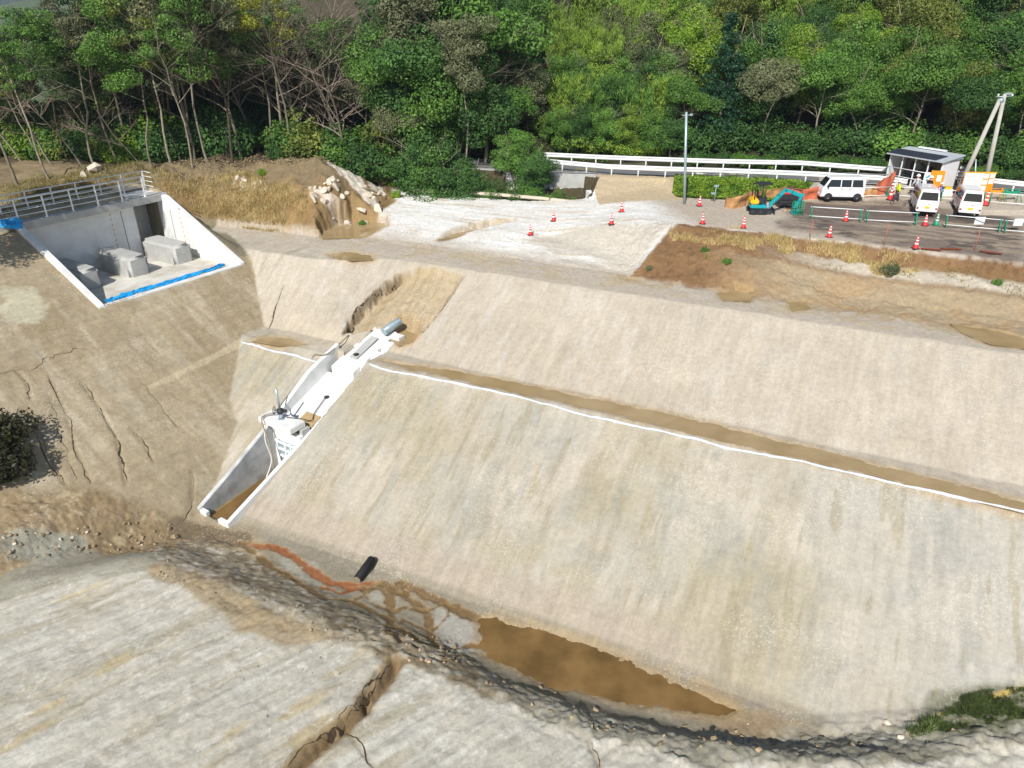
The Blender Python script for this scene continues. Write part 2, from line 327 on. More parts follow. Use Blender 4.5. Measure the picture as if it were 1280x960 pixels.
# ------------------------------------------------------------------ object helpers
def tag(o, label=None, cat=None, group=None, kind=None):
    if label: o['label'] = label
    if cat: o['category'] = cat
    if group: o['group'] = group
    if kind: o['kind'] = kind
    return o
def empty(name, loc, label, cat, group=None, rz=0):
    o = bpy.data.objects.new(name, None); COL.objects.link(o); o.location = tuple(map(float, loc)); o.rotation_euler = (0, 0, rz)
    o.empty_display_size = .2
    return tag(o, label, cat, group)
def copy_tree(o, parent=None):
    c = o.copy(); COL.objects.link(c)
    if parent: c.parent = parent
    for ch in list(o.children): copy_tree(ch, c)
    return c
def rotm(rx=0, ry=0, rz=0): return np.array(Matrix.Rotation(rz, 3, 'Z') @ Matrix.Rotation(ry, 3, 'Y') @ Matrix.Rotation(rx, 3, 'X'))
class MB:
    def __init__(s): s.v = []; s.f = []; s.sm = []
    def add(s, vs, fs, smooth=False):
        k = len(s.v); s.v += [tuple(map(float, a)) for a in vs]
        for f in fs: s.f.append([i + k for i in f]); s.sm.append(smooth)
        return s
    def box(s, c, size, rot=None, rz=0):
        M = rotm(rz=rz) if rot is None else rot; c = np.asarray(c, float); h = np.asarray(size, float) / 2
        vs = [c + M @ (np.array([a, b, d]) * h) for d in (-1, 1) for b in (-1, 1) for a in (-1, 1)]
        return s.add(vs, [(0, 2, 3, 1), (4, 5, 7, 6), (0, 1, 5, 4), (2, 6, 7, 3), (0, 4, 6, 2), (1, 3, 7, 5)])
    def hexa(s, b4, t4):
        """solid from four bottom and four top corners, same winding"""
        return s.add(list(b4) + list(t4), [(3, 2, 1, 0), (4, 5, 6, 7), (0, 1, 5, 4), (1, 2, 6, 5), (2, 3, 7, 6), (3, 0, 4, 7)])
    def tube(s, pts, rad, n=8, caps=True, smooth=True):
        pts = [np.asarray(p, float) for p in pts]; m = len(pts)
        rad = [rad] * m if np.isscalar(rad) else list(rad)
        vs = []; up = None
        for i in range(m):
            d = pts[min(i + 1, m - 1)] - pts[max(i - 1, 0)]; d = d / (np.linalg.norm(d) + 1e-9)
            if up is None:
                up = np.array([0, 0, 1.0]) if abs(d[2]) < .9 else np.array([1.0, 0, 0])
            a = np.cross(d, up); a /= np.linalg.norm(a) + 1e-9; b = np.cross(d, a); up = -b if False else up
            for k in range(n):
                t = 2 * math.pi * k / n; vs.append(pts[i] + rad[i] * (a * math.cos(t) + b * math.sin(t)))
        fs = [(i * n + k, i * n + (k + 1) % n, (i + 1) * n + (k + 1) % n, (i + 1) * n + k) for i in range(m - 1) for k in range(n)]
        s.add(vs, fs, smooth)
        if caps:
            k = len(s.v) - m * n; s.f.append([k + j for j in range(n)][::-1]); s.sm.append(False)
            s.f.append([k + (m - 1) * n + j for j in range(n)]); s.sm.append(False)
        return s
    def lathe(s, prof, n=20, c=(0, 0, 0), smooth=True, M=None):
        vs = []; c = np.asarray(c, float)
        for r, z in prof:
            for k in range(n):
                t = 2 * math.pi * k / n; p = np.array([r * math.cos(t), r * math.sin(t), z]); vs.append(c + (M @ p if M is not None else p))
        m = len(prof)
        fs = [(i * n + k, i * n + (k + 1) % n, (i + 1) * n + (k + 1) % n, (i + 1) * n + k) for i in range(m - 1) for k in range(n)]
        s.add(vs, fs, smooth)
        k = len(s.v) - m * n; s.f.append([k + j for j in range(n)][::-1]); s.sm.append(False)
        s.f.append([k + (m - 1) * n + j for j in range(n)]); s.sm.append(False)
        return s
    def build(s, name, m, parent=None, off=None, bevel=0, world=False, seg=2):
        me = bpy.data.meshes.new(name); v = np.array(s.v)
        if world and parent is not None:
            v = (v - np.array(parent.location)) @ rotm(rz=parent.rotation_euler.z)
        if off is not None: v = v - np.asarray(off)
        me.from_pydata([tuple(a) for a in v], [], s.f); me.polygons.foreach_set('use_smooth', s.sm); me.materials.append(m); me.update()
        if bevel:
            bm = bmesh.new(); bm.from_mesh(me); bmesh.ops.remove_doubles(bm, verts=bm.verts, dist=1e-5)
            bmesh.ops.recalc_face_normals(bm, faces=bm.faces)
            es = [e for e in bm.edges if e.is_manifold and e.calc_face_angle(0) > .5]
            bmesh.ops.bevel(bm, geom=es, offset=bevel, segments=seg, affect='EDGES', clamp_overlap=True); bm.to_mesh(me); bm.free()
            if seg >= 4: wn_ = True
            if seg >= 4: me.polygons.foreach_set('use_smooth', [True] * len(me.polygons)); me.set_sharp_from_angle(angle=R(50))
        o = bpy.data.objects.new(name, me); COL.objects.link(o)
        if parent is not None: o.parent = parent
        if bevel and seg >= 4: o.modifiers.new('weighted', 'WEIGHTED_NORMAL')
        return o
def npmesh(name, V, F, m, parent=None, smooth=False, mats=None):
    """fast mesh from numpy arrays, F is (n,k)"""
    me = bpy.data.meshes.new(name); V = np.asarray(V, np.float32); F = np.asarray(F, np.int32); k = F.shape[1]
    me.vertices.add(len(V)); me.vertices.foreach_set('co', V.ravel())
    me.loops.add(F.size); me.loops.foreach_set('vertex_index', F.ravel())
    me.polygons.add(len(F)); me.polygons.foreach_set('loop_start', np.arange(len(F), dtype=np.int32) * k)
    me.polygons.foreach_set('use_smooth', np.full(len(F), smooth)); me.materials.append(m); me.update(calc_edges=True); me.validate()
    o = bpy.data.objects.new(name, me); COL.objects.link(o)
    if parent is not None: o.parent = parent
    return o
# ------------------------------------------------------------------ ground sheet
def axis(segs):
    out = [segs[0][0]]
    for a, b, st in segs: out += list(np.linspace(a, b, max(1, int(round((b - a) / st))) + 1)[1:])
    return np.array(out)
def geo_axis(a, b, n): return list(np.sign(b - a) * (np.geomspace(1, abs(b - a) + 1, n) - 1) + a)
GS = .085
gx = np.unique(np.concatenate([geo_axis(-60, -2700, 24), axis([(-60, -31, .8), (-31, -20, .08), (-20, 18, .06), (18, 31, .09), (31, 62, .8)]), geo_axis(62, 2700, 24)]))
gy = np.unique(np.concatenate([geo_axis(8, -900, 10), axis([(8, 13, .5), (13, 26, .055), (26, 44, .085), (44, 60, .14), (60, 120, 1.2)]), geo_axis(120, 2700, 36)]))
X, Y = np.meshgrid(gx, gy); Z = H(X, Y)
nx, ny = len(gx), len(gy)
V = np.stack([X.ravel(), Y.ravel(), Z.ravel()], 1)
idx = np.arange(nx * ny).reshape(ny, nx)
F = np.stack([idx[:-1, :-1].ravel(), idx[:-1, 1:].ravel(), idx[1:, 1:].ravel(), idx[1:, :-1].ravel()], 1)
# surface colour (soil, stains, wetness and painted scarp shade), baked as attributes
x, y, z = V[:, 0], V[:, 1], V[:, 2]
s_ = U[0] * x + U[1] * y; t_ = N[0] * x + N[1] * y
q_ = QN[0] * (x - QL[0]) + QN[1] * (y - QL[1]); v_ = DV[0] * (x - LL[0]) + DV[1] * (y - LL[1])
n1 = fbm(x * .25, y * .25, 101); n2 = fbm(x * .9, y * .9, 102); n3 = fbm(x * 3, y * 3, 103)
C = np.zeros((len(V), 3)); wet = np.zeros(len(V)); soft = np.zeros(len(V))
K = .80
def A(r, g, b): return np.array(lin((r, g, b))) * K
def paint(m, col, k=1.0):
    global C
    m = np.clip(m, 0, 1)[:, None] * k; C = C * (1 - m) + np.asarray(col) * m
def pm(pts, f=.4, jit=.5, js=.8, z=None):
    g = np.array(GP(pts)) if z is None else np.array([P(a, b, z) for a, b in pts])
    return ss(f, -f, sdf(g, x, y) + jit * (fbm(x * js, y * js, 77) - .5) * 2)
def grey(v): return v[:, None]
C[:] = A(150, 142, 118)                                                        # default: dull soil
# dam face
st = vn(s_ * 1.1 + 3 * n2, t_ * .1, 110) * .6 + vn(s_ * 3.6, t_ * .22, 111) * .4
zd_ = np.where(t_ < -29.8, -5.1 - (t_ + 29.8) * (.5 + .3 * ss(-24, -31, s_)), np.where(t_ < -28.2, -5.1, -5.1 - (t_ + 28.2) * .5))
zl_ = np.interp(q_, [-30, -7.9, 0, 6.7, 8.2, 10.5, 11.5], [1.2, 1.2, -2.5, -7.0, -7.5, -9.6, -9.9])
fm_ = ss(-.12, .12, zd_ - zl_ + .25 * (n3 - .5)) * (x > -24); zg_ = H0(x, y)
face = ss(-36.8, -35.4, t_ + .8 * (n2 - .5)) * fm_ * (y > 12)
paint(face, A(197, 187, 168)); soft += face * .75
paint(face * ss(.45, .8, st) * .75, A(184, 172, 148)); paint(face * ss(.5, .2, st) * .6, A(206, 197, 181))
fl = face * ss(-28.3, -27.6, t_)
paint(fl * ss(.42, .62, n1) * .6, A(180, 170, 140)); paint(fl * ss(.5, .75, fbm(x * .3 + 9, y * .3, 120)) * .65, A(190, 186, 172))
paint(fl * ss(8, 16, x) * .55, A(196, 193, 183))
paint(fl * ss(.56, .68, fbm(s_ * 1.2, t_ * .5, 121)) * .3, A(158, 160, 152))
paint(fl * ss(.64, .74, fbm(s_ * 3, t_ * .5, 131)) * .5, A(168, 158, 128))
paint(face * ss(-20.9, -20.2, t_ + .6 * (n2 - .5)) * ss(9, 5, x) * .75, A(190, 176, 158))                   # pale tide band at the toe
fu = face * ss(-28.5, -29.5, t_)
paint(fu * .75, A(200, 188, 169)); paint(fu * ss(.45, .7, n1) * .6, A(208, 198, 180)); paint(fu * ss(.3, .1, st) * .5, A(178, 166, 148)); paint(fu * ss(.58, .7, fbm(s_ * 2, t_ * .8, 126)) * .5, A(208, 200, 187))
# the slab joints of compaction on the upper face
paint(fu * (x > 6) * ss(.3, .6, fbm(s_ * .3, t_ * .3, 127)) * .4, A(196, 184, 166))
# valley floor
vf = ss(-9.42, -9.56, zg_) * (y > 12); paint(vf * 1.0, A(165, 156, 136)); wet += vf * .25
# left abutment
la = (x < -11.0) * ((q_ > -.5) | (v_ < 9.2)) * (y > 20) * (y < 56) * (1 - fm_)
la = la.astype(float) * ((t_ > -34) | (v_ < 9.2))
soft += la * .4; paint(la, A(186, 170, 140)); paint(la * ss(.4, .7, n1) * .7, A(174, 155, 122)); paint(la * ss(.52, .66, fbm(v_ * 1.6, q_ * .4, 130)) * .6, A(205, 192, 166))
paint(la * ss(.6, .72, n3) * .35, A(150, 132, 100))
# crest
cr = (t_ < -36.0) * (y < 58) * (x > -21) * (sdf(MOUND, x, y) > -.2) * 1.0 * ss(.05, -.02, q_ - 1.5 - 30 * (v_ > 9.2))
cr = ((t_ < -35.3) & (y < 57.5) & (x > -21) & (x < 60) & (sdf(MOUND, x, y) > -.2) & ((v_ > 9.2) | (q_ > 1))).astype(float)
cr *= (1 - face) ** .5 if False else 1
paint(cr * ss(-35.4, -36.4, t_ + .8 * (n2 - .5)), A(208, 196, 178))
cn = fbm(s_ * .4, t_ * 1.8, 140); hi = cr * ss(-38.5, -40.8, t_ - .6 * (n2 - .5)) * (x > -16)
paint(hi * .97, A(244, 241, 233)); paint(hi * ss(.5, .64, cn) * .7, A(255, 255, 252)); paint(hi * ss(.62, .74, fbm(s_ * .5, t_ * 2.8, 141)) * .6, A(206, 188, 156))
paint(cr * ss(-36, -37, t_) * ss(-39.5, -38.4, t_) * ss(.5, .65, n2) * .5, A(196, 176, 140))
# ramp hatch between crest and lot
paint(pm([(655, 300), (720, 284), (838, 281), (822, 296), (788, 340), (740, 318), (690, 312)], .3, .4) * .85, A(212, 203, 186))
# parking lot: wet steel plates and mud
lot = ss(9.5, 12, x - (t_ + 44) * .2) * ss(-43.9, -44.3, t_) * (y < 56)
paint(lot, A(205, 192, 174)); pk = pm([(985, 258), (1030, 246), (1120, 248), (1180, 262), (1262, 272), (1285, 285), (1285, 330), (1120, 312), (985, 285)], .6, .8)
paint(pk * lot * .85, A(128, 113, 102)); paint(pk * lot * ss(.45, .62, fbm(s_ * .5, t_ * 2.4, 150)) * .8, A(186, 168, 146)); paint(pk * lot * ss(.58, .7, fbm(s_ * .7, t_ * 1.5, 151)) * .8, A(92, 84, 80))
paint(pm([(1150, 268), (1262, 270), (1276, 276), (1262, 280), (1180, 276)], .2, .2) * .8, A(96, 88, 84))
paint(pm([(1010, 254), (1120, 258), (1150, 275), (1060, 276), (1000, 266)], .2, .3) * .7, A(116, 102, 96))
wet += pk * .35
# brown bank
bk = ss(-44.25, -43.9, t_ + .4 * (n3 - .5)) * ss(-38.2, -38.8, t_ + .9 * (n2 - .5)) * ss(-.15, .15, .784 * (x - 6.85) - .62 * (y - 39.6)) * (x < 62)
paint(bk, A(146, 114, 80)); paint(bk * ss(.45, .65, n2) * .6, A(164, 130, 92)); paint(bk * ss(.6, .7, n3) * .6, A(118, 88, 60))
terr = bk * ss(13, 19, x) * ss(-43.3, -42.8, t_ + .5 * (n2 - .5)) * ss(-41.6, -42.2, t_); paint(terr * .9, A(222, 212, 192))
lowb = bk * ss(10, 16, x) * ss(-42.0, -41.4, t_); paint(lowb * .8, A(198, 180, 148)); paint(lowb * ss(.5, .62, n2) * .4, A(184, 148, 104))
paint(ss(-38.9, -38.3, t_ + .7 * (n2 - .5)) * ss(-37.2, -38.2, t_ + .8 * (n1 - .5)) * (x > 6) * ss(.45, .6, n2) * .6, A(184, 158, 118))
# mound
dm = sdf(MOUND, x, y); mo = ss(.1, -.3, dm) * 1.0
paint(mo, A(158, 130, 88)); paint(mo * ss(.45, .6, n2) * .7, A(182, 148, 98)); paint(mo * ss(.58, .7, n3) * .6, A(120, 98, 66))
paint(mo * ss(-1.5, -4, dm + (n2 - .5)) * .8, A(140, 126, 100)); paint(ss(56, 59, y) * mo, A(96, 84, 64))
paint(pm([(384, 233), (400, 238), (430, 246), (442, 258), (432, 274), (424, 270), (405, 252), (390, 246)], .1, .25, 2) * (.3 + .7 * ss(.38, .5, n3)), A(240, 226, 206))
paint(pm([(410, 212), (445, 214), (478, 235), (486, 252), (470, 262), (452, 246), (440, 232)], .1, .5, 2) * ss(.42, .55, fbm((x + y) * 1.6, (x - y) * .35, 160)), A(244, 232, 214))
paint(pm([(290, 222), (330, 224), (335, 235), (300, 238)], .1, .4, 2) * ss(.45, .55, n3), A(235, 224, 206))
# banks below the road
paint(ss(49.6, 50.4, y) * (x > 6) * (x < 12.2) * (y < 56.4), A(214, 194, 160)); 
paint(ss(12.0, 12.6, x) * (y > road_near(x) - 4.4) * (y < 56.3) * ss(20.5, 19, x), A(96, 110, 62))
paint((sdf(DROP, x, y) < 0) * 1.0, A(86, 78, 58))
yn_ = road_near(x)
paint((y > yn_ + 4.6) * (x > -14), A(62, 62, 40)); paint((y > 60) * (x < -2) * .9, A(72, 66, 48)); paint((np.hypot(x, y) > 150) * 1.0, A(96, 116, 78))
paint((np.hypot(x, y) > 1100) * 1.0, A(56, 78, 60))
# spoil heap
dsp = sdf(SPOIL, x, y); spo = ss(.35, -.1, dsp + .5 * (n2 - .5)) * (y < 26)
aa = .80 * x + .60 * y; bb = -.60 * x + .80 * y
soft += spo * .2; paint(spo, A(208, 203, 187)); sk = fbm(bb * 1.5, aa * .16, 170)
paint(spo * ss(-1, -4, x - 0) * ss(.5, .66, sk) * .55, A(188, 177, 150)); paint(spo * ss(.55, .68, fbm(bb * 3, aa * .3, 171)) * .5, A(228, 225, 214))
paint(spo * ss(-3, -7, x) * ss(.6, .68, fbm(bb * .9, aa * .22, 172)) * .6, A(204, 182, 132))
paint(spo * ss(.6, .7, n3) * .35, A(168, 160, 142)); paint(spo * ss(.02, .0, np.abs(fbm(x * .8, y * .8, 173) - .5)) * .5, A(240, 238, 230))
# scarp and rocky channel bed
sc = pm([(150, 700), (185, 688), (240, 668), (300, 690), (350, 715), (450, 765), (520, 805), (600, 835), (760, 895), (900, 920), (1060, 915), (1180, 900), (1285, 870), (1285, 930), (1150, 950), (1000, 962), (880, 955), (760, 928), (640, 884), (540, 842), (470, 815), (380, 795), (300, 765), (230, 735)], .15, .35, 1.2)
paint(sc * .9, A(178, 166, 142)); paint(sc * ss(.5, .62, fbm(bb * 1, aa * 1.5, 180)) * .8, A(142, 126, 98)); paint(sc * ss(.55, .68, n3) * .6, A(200, 196, 182))
paint(sc * ss(-2, 2, x) * .55, A(158, 160, 148)); wet += sc * .1
paint(pm([(170, 700), (260, 720), (330, 760), (420, 800), (360, 806), (300, 785), (230, 740)], .2, .4) * .8, A(176, 156, 122))
paint(ss(.5, -.4, sdf(RUB1, x, y)) * .9, A(160, 138, 104)); paint(ss(.5, -.4, sdf(RUB1, x, y)) * ss(.6, .7, n3) * .6, A(205, 190, 155))
paint(pm([(0, 712), (60, 698), (120, 688), (190, 690), (200, 676), (215, 690), (180, 712), (60, 735), (0, 750)], .15, .4) * .8, A(172, 168, 150))
paint(pm([(0, 668), (60, 665), (105, 672), (110, 690), (0, 712)], .2, .4) * .8, A(160, 162, 148))
paint(pm([(340, 690), (395, 705), (420, 745), (360, 712)], .1, .2) * .7, A(196, 194, 178)); paint(pm([(455, 735), (500, 745), (490, 790), (460, 760)], .1, .2) * .7, A(186, 182, 166))
paint(pm([(545, 760), (600, 780), (608, 815), (570, 815), (540, 790)], .1, .2) * .8, A(196, 192, 180))
paint(pm([(1190, 850), (1285, 850), (1285, 905), (1200, 918), (1140, 915)], .2, .5) * .75, A(92, 96, 62)); 
paint(pm([(1165, 898), (1230, 870), (1285, 853), (1285, 860), (1230, 880)], .05, .1) * .8, A(214, 184, 104))
paint(pm([(228, 655), (262, 662), (300, 680), (262, 684), (224, 672)], .1, .2) * .8, A(128, 116, 92)); wet += pm([(228, 655), (262, 662), (300, 680), (262, 684), (224, 672)], .1, .2) * .5
paint(pm([(830, 850), (900, 868), (950, 892), (1000, 903), (960, 922), (880, 905), (845, 895)], .35, .8, 1.5) * .7, A(184, 158, 120)); wet += pm([(840, 850), (900, 866), (950, 892), (960, 925), (880, 905)], .1, .3) * .5
# left ground: pale dried mud patch
paint(pm([(0, 362), (40, 360), (62, 372), (56, 392), (52, 408), (20, 410), (6, 398), (0, 380)], .15, .55, 1.6) * .85, A(214, 208, 180))
paint(pm([(0, 420), (50, 425), (60, 436), (20, 452), (0, 455)], .4, .4) * .5, A(186, 174, 146))
paint(pm([(185, 482), (240, 456), (300, 424), (303, 430), (240, 463), (188, 488)], .03, .08) * .8, A(208, 192, 160))
paint(pm([(365, 398), (330, 420), (400, 440), (440, 425), (425, 412)], .3, .4) * .5, A(214, 200, 176))
# gully head, cracks, streams, ponds
dg = sdf(GULL, x, y); gi = ss(.1, -.1, dg); paint(gi * .8, A(192, 172, 136)); paint(gi * ss(.45, .6, fbm(s_ * 3.5, t_ * .5, 53)) * .5, A(172, 150, 114))
paint(pm([(495, 408), (520, 402), (528, 418), (514, 434), (494, 430)], .1, .2) * .8, A(206, 170, 112))
dsc = ldist(SCARP, x, y) + .35 * (fbm(x * 4, y * 4, 58, 5) - .5); paint(ss(.2, .05, dsc) * .7, A(110, 92, 66))  # scarp band: overhang shade painted into the soil colour
for c, wd, dp in CR:
    wob = .6 * wd * (fbm(x * 3, y * 3, 61) - .5) * 2
    d = ldist(c, x, y) + wob; paint(np.exp(-(d / (wd * 1.6)) ** 2) * .35, A(140, 122, 92))
    paint(ss(wd * 3, wd * 1.2, d) * .15, A(200, 186, 156))
dgl = ldist(CR[10][0], x, y) + .25 * (n3 - .5); paint(ss(.5, .25, dgl) * .85, A(150, 126, 88)); paint(ss(.16, .05, dgl - .18) * (dgl < .4) * 0, A(90, 76, 54))
SCOL = {'rust': A(170, 106, 60), 'wet': A(128, 112, 86), 'mud': A(140, 112, 72)}
for c, wd, kd in STREAMS:
    d = ldist(c, x, y) + .4 * (fbm(x * 2.5, y * 2.5, 63, 5) - .5)
    paint(ss(wd * 2.4, wd * 1.3, d) * .35, A(176, 156, 120)); m = ss(wd * 1.25, wd * .9, d); paint(m * .9, SCOL[kd]); wet += m * .8
for name, g, zz, dp, lab in PONDS:
    d = sdf(g, x, y) + .5 * (fbm(x * 1.3, y * 1.3, 55) - .5)
    paint(ss(.5, 0, d) * .6, A(186, 158, 112)); wet += ss(.35, 0, d) * .4
zf = ss(.35, .05, ldist(np.array(GP([(470, 455), (620, 484), (760, 517), (900, 553), (1040, 590), (1180, 620), (1285, 640)])), x, y)) * 0
C = np.clip(C * (1 + .10 * (n3[:, None] - .5)) * (1 + .12 * (n2[:, None] - .5)), .01, .95)
g_ob = npmesh('ground', V, F, None, smooth=True)
me = g_ob.data
ca = me.color_attributes.new('soil', 'FLOAT_COLOR', 'POINT'); ca.data.foreach_set('color', np.concatenate([C, np.clip(wet, 0, 1)[:, None]], 1).astype(np.float32).ravel())
tag(g_ob, kind='structure')
gm = bpy.data.materials.new('soil_ground'); gm.use_nodes = True; n = gm.node_tree.nodes; l = gm.node_tree.links; b = n['Principled BSDF']
at = n.new('ShaderNodeAttribute'); at.attribute_name = 'soil'; geo = n.new('ShaderNodeNewGeometry')
def nz(sc, det=6, ro=.6):
    k = n.new('ShaderNodeTexNoise'); k.inputs['Scale'].default_value = sc; k.inputs['Detail'].default_value = det; k.inputs['Roughness'].default_value = ro
    l.new(geo.outputs['Position'], k.inputs['Vector']); return k
a1 = nz(5, 10, .78); a2 = nz(38, 4, .75); vo = n.new('ShaderNodeTexVoronoi'); vo.inputs['Scale'].default_value = 9; l.new(geo.outputs['Position'], vo.inputs['Vector'])
mr = n.new('ShaderNodeMapRange'); mr.inputs['From Min'].default_value = .3; mr.inputs['From Max'].default_value = .7; mr.inputs['To Min'].default_value = .72; mr.inputs['To Max'].default_value = 1.24
l.new(a1.outputs['Fac'], mr.inputs['Value'])
mr2 = n.new('ShaderNodeMapRange'); mr2.inputs['From Min'].default_value = .3; mr2.inputs['From Max'].default_value = .7; mr2.inputs['To Min'].default_value = .84; mr2.inputs['To Max'].default_value = 1.16
l.new(a2.outputs['Fac'], mr2.inputs['Value'])
mm = n.new('ShaderNodeMath'); mm.operation = 'MULTIPLY'; l.new(mr.outputs[0], mm.inputs[0]); l.new(mr2.outputs[0], mm.inputs[1])
vm = n.new('ShaderNodeVectorMath'); vm.operation = 'SCALE'; l.new(at.outputs['Color'], vm.inputs[0]); l.new(mm.outputs[0], vm.inputs['Scale'])
ms = n.new('ShaderNodeAttribute'); ms.attribute_name = 'kinds'; sx = n.new('ShaderNodeSeparateColor'); l.new(ms.outputs['Color'], sx.inputs[0])
def stretched(ang, sc, seed, det=12, ro=.72):
    mp = n.new('ShaderNodeMapping'); mp.inputs['Rotation'].default_value = (0, 0, ang); mp.inputs['Scale'].default_value = sc; mp.inputs['Location'].default_value = (seed, seed * 2, 0)
    mp.vector_type = 'POINT'; r0 = n.new('ShaderNodeVectorRotate'); r0.rotation_type = 'Z_AXIS'; r0.inputs['Angle'].default_value = ang; mp.inputs['Rotation'].default_value = (0, 0, 0)
    l.new(geo.outputs['Position'], r0.inputs['Vector']); l.new(r0.outputs[0], mp.inputs['Vector'])
    k = n.new('ShaderNodeTexNoise'); k.inputs['Scale'].default_value = 1; k.inputs['Detail'].default_value = det; k.inputs['Roughness'].default_value = ro; l.new(mp.outputs[0], k.inputs['Vector']); return k.outputs['Fac']
def rng_(s_in, a, b_, lo, hi):
    k = n.new('ShaderNodeMapRange'); k.inputs['From Min'].default_value = a; k.inputs['From Max'].default_value = b_; k.inputs['To Min'].default_value = lo; k.inputs['To Max'].default_value = hi; l.new(s_in, k.inputs['Value']); return k.outputs[0]
def mth(op, a, b_):
    k = n.new('ShaderNodeMath'); k.operation = op
    for i_, q_in in enumerate((a, b_)):
        if isinstance(q_in, (int, float)): k.inputs[i_].default_value = q_in
        else: l.new(q_in, k.inputs[i_])
    return k.outputs[0]
def lerp1(mask, val):      # 1 where mask is 0, val where mask is 1
    k = n.new('ShaderNodeMix'); k.data_type = 'FLOAT'; l.new(mask, k.inputs['Factor']); k.inputs[2].default_value = 1; l.new(val, k.inputs[3]); return k.outputs[0]
AD = math.atan2(.425, .905)        # turns the dam's long axis onto x
st1 = stretched(AD, (2.6, .42, .42), 3); st2 = stretched(AD, (.5, 4.5, 4.5), 8, 8, .6)
fct = lerp1(sx.outputs[0], mth('MULTIPLY', rng_(st1, .3, .7, .84, 1.14), rng_(st2, .3, .7, .975, 1.02)))
sp1 = stretched(-math.atan2(.60, .80), (.35, 3.2, 1.0), 5)
fct = mth('MULTIPLY', fct, lerp1(sx.outputs[1], rng_(sp1, .3, .7, .9, 1.09)))
sp2 = stretched(math.atan2(.55, .83), (.4, 2.6, 1.0), 11)
fct = mth('MULTIPLY', fct, lerp1(sx.outputs[2], rng_(stretched(math.atan2(.555, .832) - math.pi / 2, (.4, 2.8, 1), 2), .3, .7, .84, 1.14)))
grit = nz(26, 3, .5); fct = mth('MULTIPLY', fct, rng_(grit.outputs['Fac'], .64, .72, 1.0, .72))
vs = n.new('ShaderNodeVectorMath'); vs.operation = 'SCALE'; l.new(vm.outputs[0], vs.inputs[0]); l.new(fct, vs.inputs['Scale'])
pat = nz(.32, 3, .5); spk = nz(12, 9, .7)
spm = mth('MULTIPLY', mth('MULTIPLY', rng_(spk.outputs['Fac'], .54, .61, 0, 1), rng_(pat.outputs['Fac'], .44, .62, .1, 1)), mth('MULTIPLY', mth('MAXIMUM', sx.outputs[0], sx.outputs[2]), .55))
mxc = n.new('ShaderNodeMix'); mxc.data_type = 'RGBA'; l.new(spm, mxc.inputs['Factor']); l.new(vs.outputs[0], mxc.inputs[6]); mxc.inputs[7].default_value = (.66, .62, .54, 1)
l.new(mxc.outputs[2], b.inputs['Base Color'])
rr = n.new('ShaderNodeMapRange'); rr.inputs['To Min'].default_value = .93; rr.inputs['To Max'].default_value = .38; l.new(at.outputs['Alpha'], rr.inputs['Value']); l.new(rr.outputs[0], b.inputs['Roughness'])
b.inputs['Specular IOR Level'].default_value = .25
bp = n.new('ShaderNodeBump'); bp.inputs['Strength'].default_value = .8; bp.inputs['Distance'].default_value = .07
ha = n.new('ShaderNodeMath'); ha.operation = 'MULTIPLY_ADD'; ha.inputs[1].default_value = .4; l.new(a2.outputs['Fac'], ha.inputs[0]); l.new(a1.outputs['Fac'], ha.inputs[2])
l.new(ha.outputs[0], bp.inputs['Height']); l.new(bp.outputs[0], b.inputs['Normal'])
ka = me.color_attributes.new('kinds', 'FLOAT_COLOR', 'POINT'); ka.data.foreach_set('color', np.clip(np.stack([face, spo, la, 0 * face + 1], 1), 0, 1).astype(np.float32).ravel())
sa = me.attributes.new('soft', 'FLOAT', 'POINT'); sa.data.foreach_set('value', np.clip(soft, 0, 1).astype(np.float32))
at2 = n.new('ShaderNodeAttribute'); at2.attribute_name = 'soft'
for node, lo in ((mr, .45), (mr2, .5)):
    mxx = n.new('ShaderNodeMix'); mxx.data_type = 'FLOAT'; l.new(at2.outputs['Fac'], mxx.inputs['Factor']); l.new(node.outputs[0], mxx.inputs[2])
    k_ = n.new('ShaderNodeMath'); k_.operation = 'MULTIPLY_ADD'; k_.inputs[1].default_value = lo; k_.inputs[2].default_value = 1 - lo; l.new(node.outputs[0], k_.inputs[0]); l.new(k_.outputs[0], mxx.inputs[3])
    l.new(mxx.outputs[0], mm.inputs[0 if node is mr else 1])
sb = n.new('ShaderNodeMapRange'); sb.inputs['To Min'].default_value = .85; sb.inputs['To Max'].default_value = .3; l.new(at2.outputs['Fac'], sb.inputs['Value']); l.new(sb.outputs[0], bp.inputs['Strength'])
me.materials.clear(); me.materials.append(gm)
